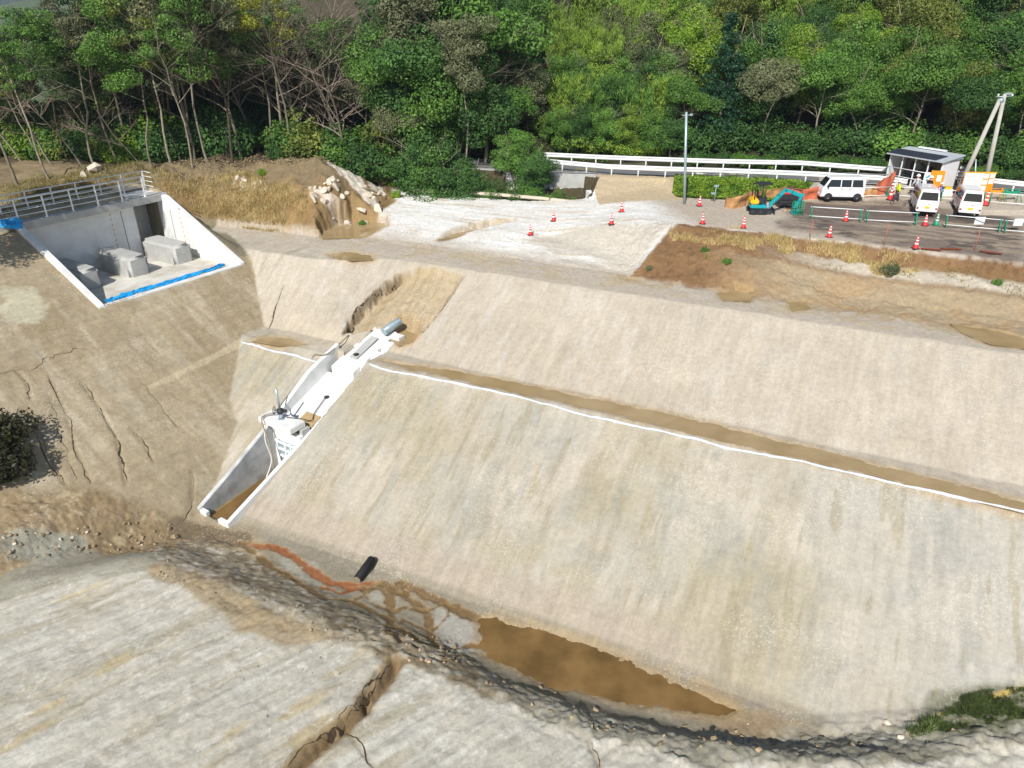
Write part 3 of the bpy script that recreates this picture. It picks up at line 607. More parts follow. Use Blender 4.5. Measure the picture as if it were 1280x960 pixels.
# ragged dark strips: fissures sunk in their grooves, and the scarp's overhang shade
mcr = mat('fissure_and_shade_soil', lin((70, 58, 42)), .95, .3, 8)
def fissure_or_shade(c, w0, seed):
    c = np.asarray(c); L = np.r_[0, np.cumsum(np.linalg.norm(np.diff(c[:, :2], axis=0), axis=1))]; tt = np.arange(0, L[-1], .09)
    p = np.stack([np.interp(tt, L, c[:, k]) for k in range(2)], 1); d = np.gradient(p, axis=0); d /= np.linalg.norm(d, axis=1)[:, None] + 1e-9; nn = np.stack([-d[:, 1], d[:, 0]], 1)
    p = p + nn * ((fbm(tt * 1.3, 0 * tt + seed, 71, 5) - .5) * .55)[:, None]
    w = w0 * np.clip(2.2 * (fbm(tt * 1.1, 0 * tt + seed, 72, 4) - .28), .12, 1.6) * np.minimum(1, np.minimum(tt, L[-1] - tt) / .6 + .1)
    w2 = w * (.6 + .8 * vn(tt * 9, 0 * tt + seed, 73)); a = p + nn * w[:, None]; b = p - nn * w2[:, None]
    V = np.concatenate([np.column_stack([a, H(a[:, 0], a[:, 1]) + .012]), np.column_stack([b, H(b[:, 0], b[:, 1]) + .012])]); m_ = len(tt)
    F = [(i, i + 1, m_ + i + 1, m_ + i) for i in range(m_ - 1)]
    o = npmesh('fissure_or_shade_strip', V, F, mcr); tag(o, kind='structure')
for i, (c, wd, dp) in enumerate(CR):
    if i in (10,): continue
    fissure_or_shade(c, {0: .05, 1: .06, 2: .05, 3: .03, 4: .02, 7: .05, 8: .06, 11: .09, 12: .03, 13: .03}.get(i, .028), i * 3.1)
fissure_or_shade(SCARP, .13, 91.0)  # dark strip painting in the overhang's shadow along the scarp
fissure_or_shade(CR[10][0] + np.array([-.16, .10, 0]), .09, 77.0)
# ------------------------------------------------------------------ muddy water
wm = bpy.data.materials.new('muddy_water'); wm.use_nodes = True; n = wm.node_tree.nodes; l = wm.node_tree.links; b = n['Principled BSDF']
b.inputs['Roughness'].default_value = .06; b.inputs['IOR'].default_value = 1.33; b.inputs['Specular IOR Level'].default_value = .5
k = n.new('ShaderNodeTexNoise'); k.inputs['Scale'].default_value = .7; k.inputs['Detail'].default_value = 7; geo = n.new('ShaderNodeNewGeometry'); l.new(geo.outputs['Position'], k.inputs['Vector'])
r = n.new('ShaderNodeValToRGB'); r.color_ramp.elements[0].position = .35; r.color_ramp.elements[1].position = .65
r.color_ramp.elements[0].color = (*(np.array(lin((172, 148, 106))) * .75), 1); r.color_ramp.elements[1].color = (*(np.array(lin((192, 168, 126))) * .75), 1)
l.new(k.outputs['Fac'], r.inputs['Fac']); l.new(r.outputs[0], b.inputs['Base Color'])
wm2 = wm.copy(); wm2.name = 'deep_muddy_water'
for nd in wm2.node_tree.nodes:
    if nd.type == 'VALTORGB':
        nd.color_ramp.elements[0].color = (*(np.array(lin((120, 94, 54))) * .7), 1); nd.color_ramp.elements[1].color = (*(np.array(lin((156, 124, 76))) * .7), 1)
for i, (name, g, zz, dp, lab) in enumerate(PONDS):
    c = g[:, :2].mean(0)
    me_ = bpy.data.meshes.new('water'); bm = bmesh.new()
    # outward offset so that the ground itself draws the shoreline
    pts = []
    m_ = len(g)
    area = sum(g[k][0] * g[(k + 1) % m_][1] - g[(k + 1) % m_][0] * g[k][1] for k in range(m_))
    for k in range(m_):
        d = g[(k + 1) % m_][:2] - g[k - 1][:2]; d = d / (np.linalg.norm(d) + 1e-9); nn = np.array([d[1], -d[0]]) * (1 if area > 0 else -1)
        pts.append((*(g[k][:2] + nn * (.35 if i == 0 else .12)), zz - .012))
    f = bm.faces.new([bm.verts.new(p) for p in pts]); bmesh.ops.triangulate(bm, faces=[f]); bm.normal_update()
    for f in bm.faces:
        if f.normal.z < 0: f.normal_flip()
    bm.to_mesh(me_); bm.free(); me_.materials.append(wm2 if i < 1 else wm)
    o = bpy.data.objects.new('water', me_); COL.objects.link(o); tag(o, kind='structure')
# ------------------------------------------------------------------ common materials
m_conc = mat('concrete_white', lin((230, 231, 229)), .8, .04, 1.3, bump=.12, dirt=tuple(np.array(lin((214, 214, 210)))))
m_conc2 = mat('concrete_grey', lin((176, 176, 172)), .85, .12, 2, bump=.2)
m_wetfloor = mat('concrete_floor', lin((218, 216, 208)), .6, .08, .9, dirt=tuple(np.array(lin((190, 182, 164))) * .9))
m_alu = mat('aluminium', lin((236, 238, 238)), .5, .03, 8)
m_galv = mat('galvanised_steel', lin((168, 186, 192)), .4, .12, 14, metal=.35)
m_white = mat('white_paint', (.78, .79, .8), .3, .03, 5, coat=.3)
m_rail = mat('guardrail_white', (.74, .75, .75), .5, .08, 3)
m_black = mat('black_rubber', (.018, .018, .02), .7, .2, 20)
m_dark = mat('dark_plastic', (.035, .037, .042), .5, .2, 10)
m_glass = mat('tinted_glass', (.012, .016, .02), .06, .1, 3, spec=.8)
m_blue = mat('blue_tarp', lin((40, 160, 226)), .38, .3, 7, bump=.8, bscale=14)
m_red = mat('cone_red', lin((226, 42, 40)), .5, .06, 6)
m_cw = mat('reflective_white', (.8, .8, .8), .4, .03, 6)
m_green = mat('green_plastic', lin((20, 150, 110)), .5, .08, 6)
m_teal = mat('teal_paint', lin((24, 158, 168)), .35, .06, 6, coat=.3)
m_yel = mat('yellow_paint', lin((236, 190, 40)), .4, .05, 6, coat=.2)
m_orange = mat('orange_board', lin((240, 150, 30)), .5, .05, 4)
m_navy = mat('dark_grey_metal', lin((52, 58, 70)), .45, .1, 6)
m_hose = mat('grey_hose', lin((150, 138, 120)), .6, .15, 9)
m_rust = mat('rusty_steel', lin((128, 66, 44)), .8, .25, 5)
m_asph = mat('asphalt', lin((112, 112, 114)), .85, .14, 1.2, bump=.3, bscale=60)
m_line = mat('road_paint', (.66, .66, .64), .6, .1, 4)
m_plateY = mat('yellow_plate', lin((240, 200, 30)), .5, .03, 4)
m_rlamp = mat('red_lamp', lin((150, 22, 30)), .2, .1, 6)
m_hlamp = mat('clear_lamp', (.6, .63, .66), .12, .05, 6)
m_net = mat('orange_net', lin((192, 104, 76)), .8, .12, 5)
m_tan = mat('tan_sheet', lin((186, 142, 96)), .8, .2, 3)
m_tanrub = mat('tan_rubble', lin((186, 156, 126)), .9, .25, 4)
m_rock = mat('pale_rock', lin((208, 196, 178)), .9, .22, 3, bump=.6, bscale=8, objvar=.15)
m_rockd = mat('dull_rock', lin((150, 134, 106)), .9, .25, 3, bump=.6, bscale=8, objvar=.25)
m_bark = mat('pale_bark', lin((138, 130, 112)), .9, .3, 4, bump=.5, bscale=15, objvar=.25)
m_culm = mat('bamboo_culm', lin((96, 112, 56)), .6, .2, 4)
m_barkd = mat('dark_bark', lin((84, 74, 60)), .9, .3, 4, bump=.5, bscale=15, objvar=.2)
m_twig = mat('bare_twigs', lin((146, 130, 116)), .9, .25, 3, objvar=.2)
# ------------------------------------------------------------------ spillway
def spillway():
    zl, zt = -2.5, 1.0
    t = empty('spillway', (*sloc(4.3, 0), zl), 'white concrete side spillway box open to the left slope with three piers and a footbridge', 'spillway')
    W = 8.65
    def S(v, q, z): a, b = sloc(v, q); return np.array([a, b, z])
    QB = -7.4
    m = MB(); m.hexa([S(0, QB, zl - 1.3), S(W, QB, zl - 1.3), S(W, 0, zl - .5), S(0, 0, zl - .5)], [S(0, QB, zl - .35), S(W, QB, zl - .35), S(W, 0, zl - .10), S(0, 0, zl - .10)])
    m.build('floor_slab', m_wetfloor, t, world=True)
    m = MB(); m.hexa([S(-.15, -.12, zl - 1), S(W + .15, -.12, zl - 1), S(W + .15, .22, zl - 1), S(-.15, .22, zl - 1)], [S(-.15, -.12, zl + .05), S(W + .15, -.12, zl + .05), S(W + .15, .22, zl + .02), S(-.15, .22, zl + .02)])
    m.build('sill', m_conc, t, world=True, bevel=.03)
    for v0, v1 in ((-.35, 0), (W, W + .35)):
        m = MB(); k = QB - .1
        prof = [(.2, zl - 1), (.2, zl + .08), (k + 1.0, zt - .1), (k + .4, zt + .0), (k, zt + .0), (k, zl - 1)]
        a = [S(v0, q, z) for q, z in prof]; b = [S(v1, q, z) for q, z in prof]; L = len(prof)
        m.add(a + b, [tuple(range(L))[::-1], tuple(range(L, 2 * L))] + [(i, (i + 1) % L, L + (i + 1) % L, L + i) for i in range(L)])
        wl = m.build('side_wall', m_conc, t, world=True, bevel=.03)
        if v0 > 1:
            for i in range(9):                                       # painted gauge marks, one per foot of wall
                g = MB()
                z0 = zl + .35 + i * .3; q0 = -6.1 + i * .18
                for ax, az, wd, hg in ((0, 0, .10, .035), (0, .08, .1, .03), (.035, .04, .03, .10)):
                    p = S(v0 - .006, -5.2 + ax - i * .0, z0 + az); g.box(p, (.01, wd, hg), rz=math.atan2(DV[1], DV[0]))
                gg = g.build('gauge_mark', mat('gauge_paint', lin((214, 160, 70)), .6), None); gg.parent = wl; gg.location = -Vector(t.location)
            j = MB(); j.box(S(v0 - .004, -6.2, zl + 1.3), (.012, .03, 2.6), rz=math.atan2(DV[1], DV[0])); jj = j.build('joint', m_dark, None); jj.parent = wl; jj.location = -Vector(t.location)
    # back wall with the opening at its right end and one under the bridge
    m = MB(); m.hexa([S(0, QB - .35, zl - 1), S(W - 1.75, QB - .35, zl - 1), S(W - 1.75, QB, zl - 1), S(0, QB, zl - 1)], [S(0, QB - .35, zt - .02), S(W - 1.75, QB - .35, zt - .02), S(W - 1.75, QB, zt - .02), S(0, QB, zt - .02)])
    bw = m.build('back_wall', m_conc, t, world=True)
    for i in range(8):
        g = MB(); p = S(W - 3.3, QB + .006, zl + .5 + i * .32); g.box(p, (.10, .01, .035), rz=math.atan2(DV[1], DV[0])); g.box(p + np.array([0, 0, .08]), (.03, .01, .1), rz=math.atan2(DV[1], DV[0]))
        gg = g.build('gauge_mark', MATS['gauge_paint'], None); gg.parent = bw; gg.location = -Vector(t.location)
    j = MB(); j.box(S(W - 2.6, QB + .005, zl + 1.4), (.03, .012, 2.9), rz=math.atan2(DV[1], DV[0])); jj = j.build('joint', m_dark, None); jj.parent = bw; jj.location = -Vector(t.location)
    m = MB(); m.hexa([S(W - 1.75, QB - 1.8, zl - 1), S(W, QB - 1.8, zl - 1), S(W, QB - 1.5, zl - 1), S(W - 1.75, QB - 1.5, zl - 1)], [S(W - 1.75, QB - 1.8, zt - .1), S(W, QB - 1.8, zt - .1), S(W, QB - 1.5, zt - .1), S(W - 1.75, QB - 1.5, zt - .1)])
    m.hexa([S(W - 1.78, QB - 1.5, zl - 1), S(W - 1.5, QB - 1.5, zl - 1), S(W - 1.5, QB - .36, zl - 1), S(W - 1.78, QB - .36, zl - 1)], [S(W - 1.78, QB - 1.5, zt - .1), S(W - 1.5, QB - 1.5, zt - .1), S(W - 1.5, QB - .36, zt - .1), S(W - 1.78, QB - .36, zt - .1)])
    m.build('recess_wall', m_conc2, t, world=True)
    # three round-cornered piers (energy dissipators)
    for v0 in (.75, 3.75, 6.75):
        m = MB(); wv = 1.35; q0, q1 = QB + .25, QB + 3.7; zt0 = zl + .98
        m.hexa([S(v0, q0, zl - .6), S(v0 + wv, q0, zl - .6), S(v0 + wv, q1, zl - .6), S(v0, q1, zl - .6)], [S(v0, q0, zt0), S(v0 + wv, q0, zt0), S(v0 + wv, q1, zt0), S(v0, q1, zt0)])
        m.build('pier', m_conc2, t, world=True, bevel=.2, seg=5)
    # bridge deck and parapet kerb
    m = MB(); DZ = zt + .0
    m.hexa([S(-2.9, QB - .45, DZ - .42), S(W + .5, QB - .45, DZ - .42), S(W + .5, QB + .55, DZ - .42), S(-2.9, QB + .55, DZ - .42)], [S(-2.9, QB - .45, DZ), S(W + .5, QB - .45, DZ), S(W + .5, QB + .55, DZ), S(-2.9, QB + .55, DZ)])
    m.build('bridge_deck', m_conc2, t, world=True, bevel=.02)
    m = MB(); m.hexa([S(-4.5, QB - 1.5, DZ - .3), S(W + .2, QB - 1.5, DZ - .3), S(W + .2, QB - .5, DZ - .3), S(-4.5, QB - .5, DZ - .3)], [S(-4.5, QB - 1.5, DZ + .05), S(W + .2, QB - 1.5, DZ + .05), S(W + .2, QB - .5, DZ + .05), S(-4.5, QB - .5, DZ + .05)])
    m.build('back_deck', m_conc, t, world=True, bevel=.02)
    # two railings
    for qq, va, vb in ((QB + .42, -3.0, W - 1.0), (QB - 1.35, -4.4, W + .15)):
        r = empty('railing', (*sloc((va + vb) / 2, qq), DZ), None, None); 
        for kk in ('label', 'category'): 
            if kk in r: del r[kk]
        r.parent = t; r.location = Vector((*sloc((va + vb) / 2, qq), DZ)) - Vector(t.location)
        off = np.array([*sloc((va + vb) / 2, qq), DZ])
        nn = int(round((vb - va) / 1.55)); m = MB()
        for zz, rr in ((1.25, .035), (.95, .022), (.65, .022), (.35, .022)): m.tube([S(va, qq, DZ + zz), S(vb, qq, DZ + zz)], rr, 6)
        if qq > QB: pass
        m.build('rails', m_alu, r, off=off)
        for i in range(nn + 1):
            v = va + (vb - va) * i / nn; p = MB(); p.box(S(v, qq, DZ + .62), (.07, .07, 1.27), rz=math.atan2(DV[1], DV[0])); p.box(S(v, qq, DZ + .02), (.16, .16, .03), rz=math.atan2(DV[1], DV[0]))
            p.build('post', m_alu, r, off=off)
        e = MB()
        if qq < QB:
            for zz in (1.25, .95, .65, .35): e.tube([S(vb, qq, DZ + zz), S(vb, qq + 1.0, DZ + zz)], .022, 6)
            e.build('end_rails', m_alu, r, off=off)
    # water film in the sill corner
    return S
S_ = spillway()
# railing empties are parts of the spillway, no category
def crumple(name, pts, wdt, hgt, m, label, cat, seed=1, n=70):
    """a crumpled strip of sheet lying along a line"""
    pts = np.array(pts, float); L = np.r_[0, np.cumsum(np.linalg.norm(np.diff(pts, axis=0), axis=1))]
    tt = np.linspace(0, L[-1], n); c = np.stack([np.interp(tt, L, pts[:, k]) for k in range(3)], 1)
    d = np.gradient(c, axis=0); d /= np.linalg.norm(d, axis=1)[:, None]; sd = np.stack([-d[:, 1], d[:, 0], 0 * d[:, 0]], 1)
    M_ = 9; V = []
    for j in range(M_):
        u = j / (M_ - 1) * 2 - 1
        wv = wdt * (.7 + .6 * vn(tt * 1.7, 0 * tt + seed, 5)) * u + .12 * (vn(tt * 4, 0 * tt + j * 1.7, seed) - .5)
        hh = hgt * (1 - u * u) * (.4 + 1.2 * vn(tt * 3, 0 * tt + j * 2.3, seed + 9)) + .01
        V.append(c + sd * wv[:, None] + np.array([0, 0, 1.0]) * hh[:, None])
    V = np.array(V); V = V.reshape(-1, 3); F = [(j * n + i, j * n + i + 1, (j + 1) * n + i + 1, (j + 1) * n + i) for j in range(M_ - 1) for i in range(n - 1)]
    o = npmesh(name, V - c[0], np.array(F), m, smooth=False); o.location = c[0]
    sm_ = o.modifiers.new('thickness', 'SOLIDIFY'); sm_.thickness = .012
    return tag(o, label, cat)
crumple('blue_tarp', [S_(.35, -.42, -2.5), S_(3.0, -.45, -2.5), S_(5.5, -.4, -2.5), S_(8.0, -.5, -2.5)], .15, .15, m_blue, 'long crumpled blue tarp rolled along the spillway sill', 'tarp', 3, 110)
g1 = G(-20, 286); g2 = G(28, 287)
crumple('blue_tarp', [G(-50, 284) + [0, 0, .1], G(0, 285) + [0, 0, .1], G(30, 287) + [0, 0, .1]], .38, .4, m_blue, 'heaped blue tarp beside the left end of the spillway bridge', 'tarp', 6, 40)
o = MB(); o.box(S_(7.2, -.75, -2.50), (.9, .09, .06), rz=math.atan2(DV[1], DV[0]) + .25); tag(o.build('timber_offcut', m_rust, bevel=.01), 'short dark timber lying on the spillway floor behind the blue tarp', 'timber')
# ------------------------------------------------------------------ outlet works
def outlet():
    t = empty('outlet_channel', (*oloc(5.2, -.3), -8.6), 'long white concrete outlet channel cut into the dam face with a gate chamber halfway', 'outlet works')
    def O(a, b, z): p = oloc(a, b); return np.array([p[0], p[1], z])
    def zt(a): return np.interp(a, [-.2, .2, 5.6, 12.4], [-9.5, -9.45, -6.95, -4.70]) + .06
    def strip(name, a0, a1, bf0, bf1, zb, ztf, m, bev=.02, n=2):
        k = MB(); aa_ = np.linspace(a0, a1, n)
        for i in range(n - 1):
            A0, A1 = aa_[i], aa_[i + 1]
            k.hexa([O(A0, bf0(A0), zb(A0)), O(A0, bf1(A0), zb(A0)), O(A1, bf1(A1), zb(A1)), O(A1, bf0(A1), zb(A1))], [O(A0, bf0(A0), ztf(A0)), O(A0, bf1(A0), ztf(A0)), O(A1, bf1(A1), ztf(A1)), O(A1, bf0(A1), ztf(A1))])
        return k.build(name, m, t, world=True, bevel=bev)
    deep = lambda a: -10.7
    ztl = lambda a: np.interp(a, [-.2, .2, 5.6, 9.0, 10.4], [-9.5, -9.45, -6.88, -5.02, -4.86]) + .06
    strip('upper_left_wall', 5.6, 10.3, lambda a: bleft(a) - .1, lambda a: bleft(a) + .16, deep, ztl, m_conc, n=3)
    strip('left_wall', 0, 5.59, lambda a: bleft(a) - .1, lambda a: bleft(a) + .16, deep, ztl, mat('concrete_mottled_grey', lin((206, 208, 206)), .8, .1, 1.5, bump=.15, dirt=tuple(lin((160, 162, 160)))), n=4)  # lower left wall gets a greyer, mottled concrete
    strip('right_wall', 0, 11.8, lambda a: .78, lambda a: 1.0, deep, zt, m_conc, n=2)
    # toe lips turned inwards
    strip('toe_lip', -.02, .2, lambda a: bleft(a) + .165, lambda a: bleft(a) + .62, deep, lambda a: -9.42, m_conc)
    strip('toe_lip', -.02, .2, lambda a: .28, lambda a: .775, deep, lambda a: -9.42, m_conc)
    strip('floor_slab', .0, 4.9, lambda a: bleft(a) + .17, lambda a: .775, deep, lambda a: -9.93 + .01 * a, mat('silted_floor', lin((140, 124, 88)), .35, .25, 2.5), bev=0)
    # head wall with gate
    strip('head_wall', 4.9, 5.15, lambda a: bleft(a) + .17, lambda a: .775, deep, lambda a: -7.35, m_conc, bev=0)
    ga = strip('sluice_gate', 4.72, 4.86, lambda a: -.72, lambda a: .42, lambda a: -9.25, lambda a: -7.95, m_galv, bev=.01)
    k = MB()
    for b in (-.78, -.2, .22, .48): k.box(O(4.68, b, -8.6), (.10, .06, 1.5), rz=math.atan2(BX[1], BX[0]))
    for zz in (-9.2, -8.75, -8.35, -7.95): k.box(O(4.68, -.15, zz), (1.26, .08, .07), rz=math.atan2(BX[1], BX[0]))
    kk = k.build('rib_frame', m_alu, None); kk.parent = ga; kk.location = -Vector(t.location)
    for b in (-.88, .58): k = MB(); k.box(O(4.78, b, -8.9), (.09, .2, 2.0), rz=math.atan2(BX[1], BX[0])); k.build('gate_guide', m_alu, t, world=True)
    k = MB(); k.hexa([O(4.9, -.5, -9.9), O(4.9, .2, -9.9), O(4.88, .2, -9.3), O(4.88, -.5, -9.3)], [O(4.86, -.5, -9.9), O(4.86, .2, -9.9), O(4.84, .2, -9.3), O(4.84, -.5, -9.3)])
    k.build('gate_opening', m_black, t, world=True)
    # machine slab on top of the gate chamber
    k = MB(); k.hexa([O(4.5, -1.75, -7.06), O(4.5, .62, -7.06), O(5.5, .62, -7.06), O(5.5, -1.75, -7.06)], [O(4.5, -1.75, -6.74), O(4.5, .62, -6.74), O(5.5, .62, -6.74), O(5.5, -1.75, -6.74)])
    k.build('hoist_slab', m_conc, t, world=True, bevel=.03)
    k = MB(); k.hexa([O(5.1, .55, -7.6), O(5.1, .775, -7.6), O(5.6, .775, -7.6), O(5.6, .55, -7.6)], [O(5.1, .55, -7.07), O(5.1, .775, -7.07), O(5.6, .775, -7.07), O(5.6, .55, -7.07)])
    k.build('slab_bracket', m_conc2, t, world=True)
    h = empty('gate_hoist', (0, 0, 0), None, None)
    h.parent = t; base = O(5.0, -.55, -6.74); h.location = Vector(base) - Vector(t.location)
    k = MB(); k.tube([(0, 0, 0), (.02, 0, .34)], .075, 12); k.lathe([(.16, 0), (.16, .03)], 16); k.build('pedestal', m_galv, h)
    k = MB(); k.lathe([(.05, .34), (.17, .36), (.19, .46), (.17, .56), (.05, .6)], 16); k.box((.2, 0, .46), (.28, .14, .14)); k.build('gearbox', m_dark, h, bevel=.01)
    k = MB(); k.tube([(0, 0, .55), (-.03, 0, 1.75)], .06, 12); k.build('spindle_cover', m_galv, h)
    k = MB(); cc = np.array([-.30, -.0, .50]); k.tube([cc + .19 * np.array([0, math.cos(a), math.sin(a)]) for a in np.linspace(0, 2 * math.pi, 21)], .018, 6)
    for a in (0, 2.1, 4.2): k.tube([cc, cc + .19 * np.array([0, math.cos(a), math.sin(a)])], .012, 5)
    k.tube([(-.1, 0, .5), (-.3, 0, .5)], .02, 6); k.build('hand_wheel', m_dark, h)
    # upper inclined slab
    us = lambda a: zt(a) - .14
    strip('upper_floor_slab', 5.9, 9.2, lambda a: bleft(a) + .75, lambda a: .775, deep, lambda a: zt(a) - .30, m_conc, bev=0)
    strip('side_gutter', 5.75, 9.2, lambda a: bleft(a) + .17, lambda a: bleft(a) + .74, deep, lambda a: zt(a) - .36, m_conc, bev=0)
    strip('silt_patch', 5.8, 6.4, lambda a: -.25, lambda a: .76, deep, lambda a: zt(a) - .24, mat('brown_silt', lin((176, 150, 110)), .9, .15, 4), bev=0)
    strip('top_slab', 9.22, 12.9, lambda a: -1.2, lambda a: .42, deep, lambda a: zt(a) + .06 , m_conc, bev=.03)
    for a0 in (9.75, 10.6, 11.45, 12.35):
        strip('cross_rib', a0, a0 + .5, lambda a: .43, lambda a: 1.02, deep, lambda a: zt(a) + .03, m_conc, bev=.02)
    strip('rib_trough', 9.25, 12.9, lambda a: .43, lambda a: 1.0, deep, lambda a: zt(a) - .22, m_conc2, bev=0)
    mh = MB(); zz = float(zt(10.4)) + .11; mh.lathe([(.17, 0), (.17, .03), (.12, .045)], 18, c=O(10.35, -.35, zz)); mh.build('valve_cap', m_dark, t, world=True)
    f = MB(); c = O(10.7, -.6, float(zt(10.7)) + .11)
    f.hexa([O(10.1, -.62, float(zt(10.1)) + .06), O(10.1, -.12, float(zt(10.1)) + .06), O(11.9, -.12, float(zt(11.9)) + .06), O(11.9, -.62, float(zt(11.9)) + .06)], [O(10.1, -.62, float(zt(10.1)) + .115), O(10.1, -.12, float(zt(10.1)) + .115), O(11.9, -.12, float(zt(11.9)) + .115), O(11.9, -.62, float(zt(11.9)) + .115)])
    f.build('cover_plate', m_conc2, t, world=True)
    mh = MB(); mh.lathe([(.14, 0), (.14, .05), (.08, .07)], 18, c=O(7.6, -.0, float(zt(7.6)) - .29)); mh.build('valve_cap', m_dark, t, world=True)
    # channel water
    k = MB(); k.add([O(-.3, bleft(0) + .6, -9.80), O(-.3, .3, -9.80), O(4.7, .77, -9.80), O(4.7, bleft(4.7) + .17, -9.80)], [(0, 1, 2, 3)])
    wv = k.build('water', wm2); tag(wv, kind='structure')
    return O, zt
O_, zt_ = outlet()
k = MB(); a = O_(12.2, .05, -4.40); b = O_(13.4, .2, -4.15)
k.tube([a, b], .22, 20, caps=True); 
for f in np.linspace(.04, .96, 14): 
    c = a + (b - a) * f; d = (b - a) / np.linalg.norm(b - a) * .02; k.tube([c - d, c + d], .238, 20)
pp = empty('steel_pipe', a, 'short corrugated galvanised pipe rising at the top end of the outlet channel', 'pipe'); k.build('pipe_shell', m_galv, pp, world=True)
k = MB(); d = (b - a) / np.linalg.norm(b - a); k.tube([b + d * .003, b + d * .01], .2, 20); k.build('pipe_mouth', m_dark, pp, world=True)
def hose(name, pts, rad, m, label, cat, res=8):
    pts = np.array(pts, float); n = len(pts); out = []
    for i in range(n - 1):
        p0, p1, p2, p3 = pts[max(i - 1, 0)], pts[i], pts[i + 1], pts[min(i + 2, n - 1)]
        for k in range(res):
            t = k / res; out.append(.5 * ((2 * p1) + (-p0 + p2) * t + (2 * p0 - 5 * p1 + 4 * p2 - p3) * t * t + (-p0 + 3 * p1 - 3 * p2 + p3) * t ** 3))
    out.append(pts[-1]); c = out[0].copy(); o = MB().tube(out, rad, 7).build(name, m, off=c); o.location = c
    return tag(o, label, cat)
hz = lambda a, b, d=.04: O_(a, b, float(zt_(a)) + d)
hose('hose', [G(436, 420) + [0, 0, .05], G(410, 444) + [0, 0, .1], G(392, 446) + [0, 0, .08], hz(8.2, -1.85, .15), hz(6.8, -1.75, .2), O_(5.6, -1.2, -6.4), O_(5.05, -.7, -6.25)], .035, m_hose, 'long brown hose running from the berm down the channel wall to the gate hoist', 'hose')
hose('hose', [O_(5.0, -.9, -6.5), O_(4.7, -1.35, -6.62), O_(4.3, -1.2, -6.75), O_(4.15, -.7, -7.8), O_(3.9, -.35, -9.0), O_(3.5, -.2, -9.78)], .04, m_hose, 'pale hose hanging over the hoist slab into the lower channel', 'hose')
hose('hose', [O_(4.3, -1.0, -6.9), O_(4.2, -1.05, -7.8), O_(4.25, -.9, -8.9), O_(3.8, -.95, -9.75)], .03, m_cw, 'thin white hose hanging beside the sluice gate', 'hose')
hose('cable', [O_(5.2, -.4, -6.7), O_(5.5, .3, -6.7), O_(5.9, .6, float(zt_(5.9)) - .1), O_(6.5, .25, float(zt_(6.5)) - .2), O_(7.6, .0, float(zt_(7.6)) - .2)], .022, m_dark, 'dark cable running from the hoist slab to the cap on the upper slab', 'cable')
# berm edging
m_edge = mat('pale_edging', lin((206, 212, 218)), .7, .14, 5, bump=.5, bscale=20)
def edging(pts, label):
    g = np.array([P(a, b, -5.1) for a, b in pts]); L = np.r_[0, np.cumsum(np.linalg.norm(np.diff(g, axis=0), axis=1))]
    tt = np.arange(0, L[-1], .22); c = np.stack([np.interp(tt, L, g[:, k]) for k in range(3)], 1)
    c[:, 2] = H(c[:, 0], c[:, 1]) ; c[:, 2] = np.minimum(c[:, 2], -5.08) + .04
    c[:, 0] += .05 * (vn(tt * 1.3, 0 * tt, 3) - .5); c[:, 1] += .10 * (vn(tt * 1.3, 0 * tt, 4) - .5)
    o = MB().tube(list(c), [.062 * (.7 + .7 * float(vn(a * 2.5, 0, 8))) for a in tt], 7).build('berm_edging', m_edge, off=c[0]); o.location = c[0]; tag(o, label, 'edging')
edging([(456, 453), (480, 461), (560, 477), (640, 494), (727, 516), (800, 532), (870, 547), (910, 558), (1000, 575), (1090, 596), (1180, 616), (1290, 640)], 'long white drain edging along the outer edge of the dam berm')
edging([(301, 424), (340, 434), (372, 441), (402, 449)], 'short white drain edging on the berm left of the outlet channel')
# black pipe in the rusty stream
a = G(447, 728) + [0, 0, .16]; b = G(466, 704) + [0, 0, .24]
pp = empty('drain_pipe', a, 'short black plastic pipe lying across the rusty stream at the dam toe', 'pipe')
k = MB(); k.tube([a, b], .17, 18)
for f in np.linspace(.05, .95, 12):
    c = a + (b - a) * f; d = (b - a) / np.linalg.norm(b - a) * .018; k.tube([c - d, c + d], .185, 18)
k.build('pipe_shell', m_black, pp, world=True)
k = MB(); d = (a - b) / np.linalg.norm(b - a); k.tube([a + d * .002, a + d * .008], .15, 18); k.build('pipe_mouth', m_hose, pp, world=True)
c = G(520, 244); k = MB(); k.tube([c + [0, -.1, .12], c + [0, .5, .14]], .16, 14); o = k.build('drain_pipe', m_black, off=c); o.location = c; tag(o, 'black drain pipe end sticking out at the far left corner of the crest', 'pipe')
# crest kerb along the far edge
g = np.array([P(a, b, -.7) for a, b in ((516, 239), (560, 240), (620, 244), (680, 249), (738, 256))])
o = MB().tube([p + [0, 0, .02] for p in g], .16, 4).build('crest_kerb', mat('muddy_concrete', lin((206, 192, 172)), .85, .12, 3), off=g[0]); o.location = g[0]; tag(o, 'low muddy kerb along the far edge of the dam crest', 'kerb')
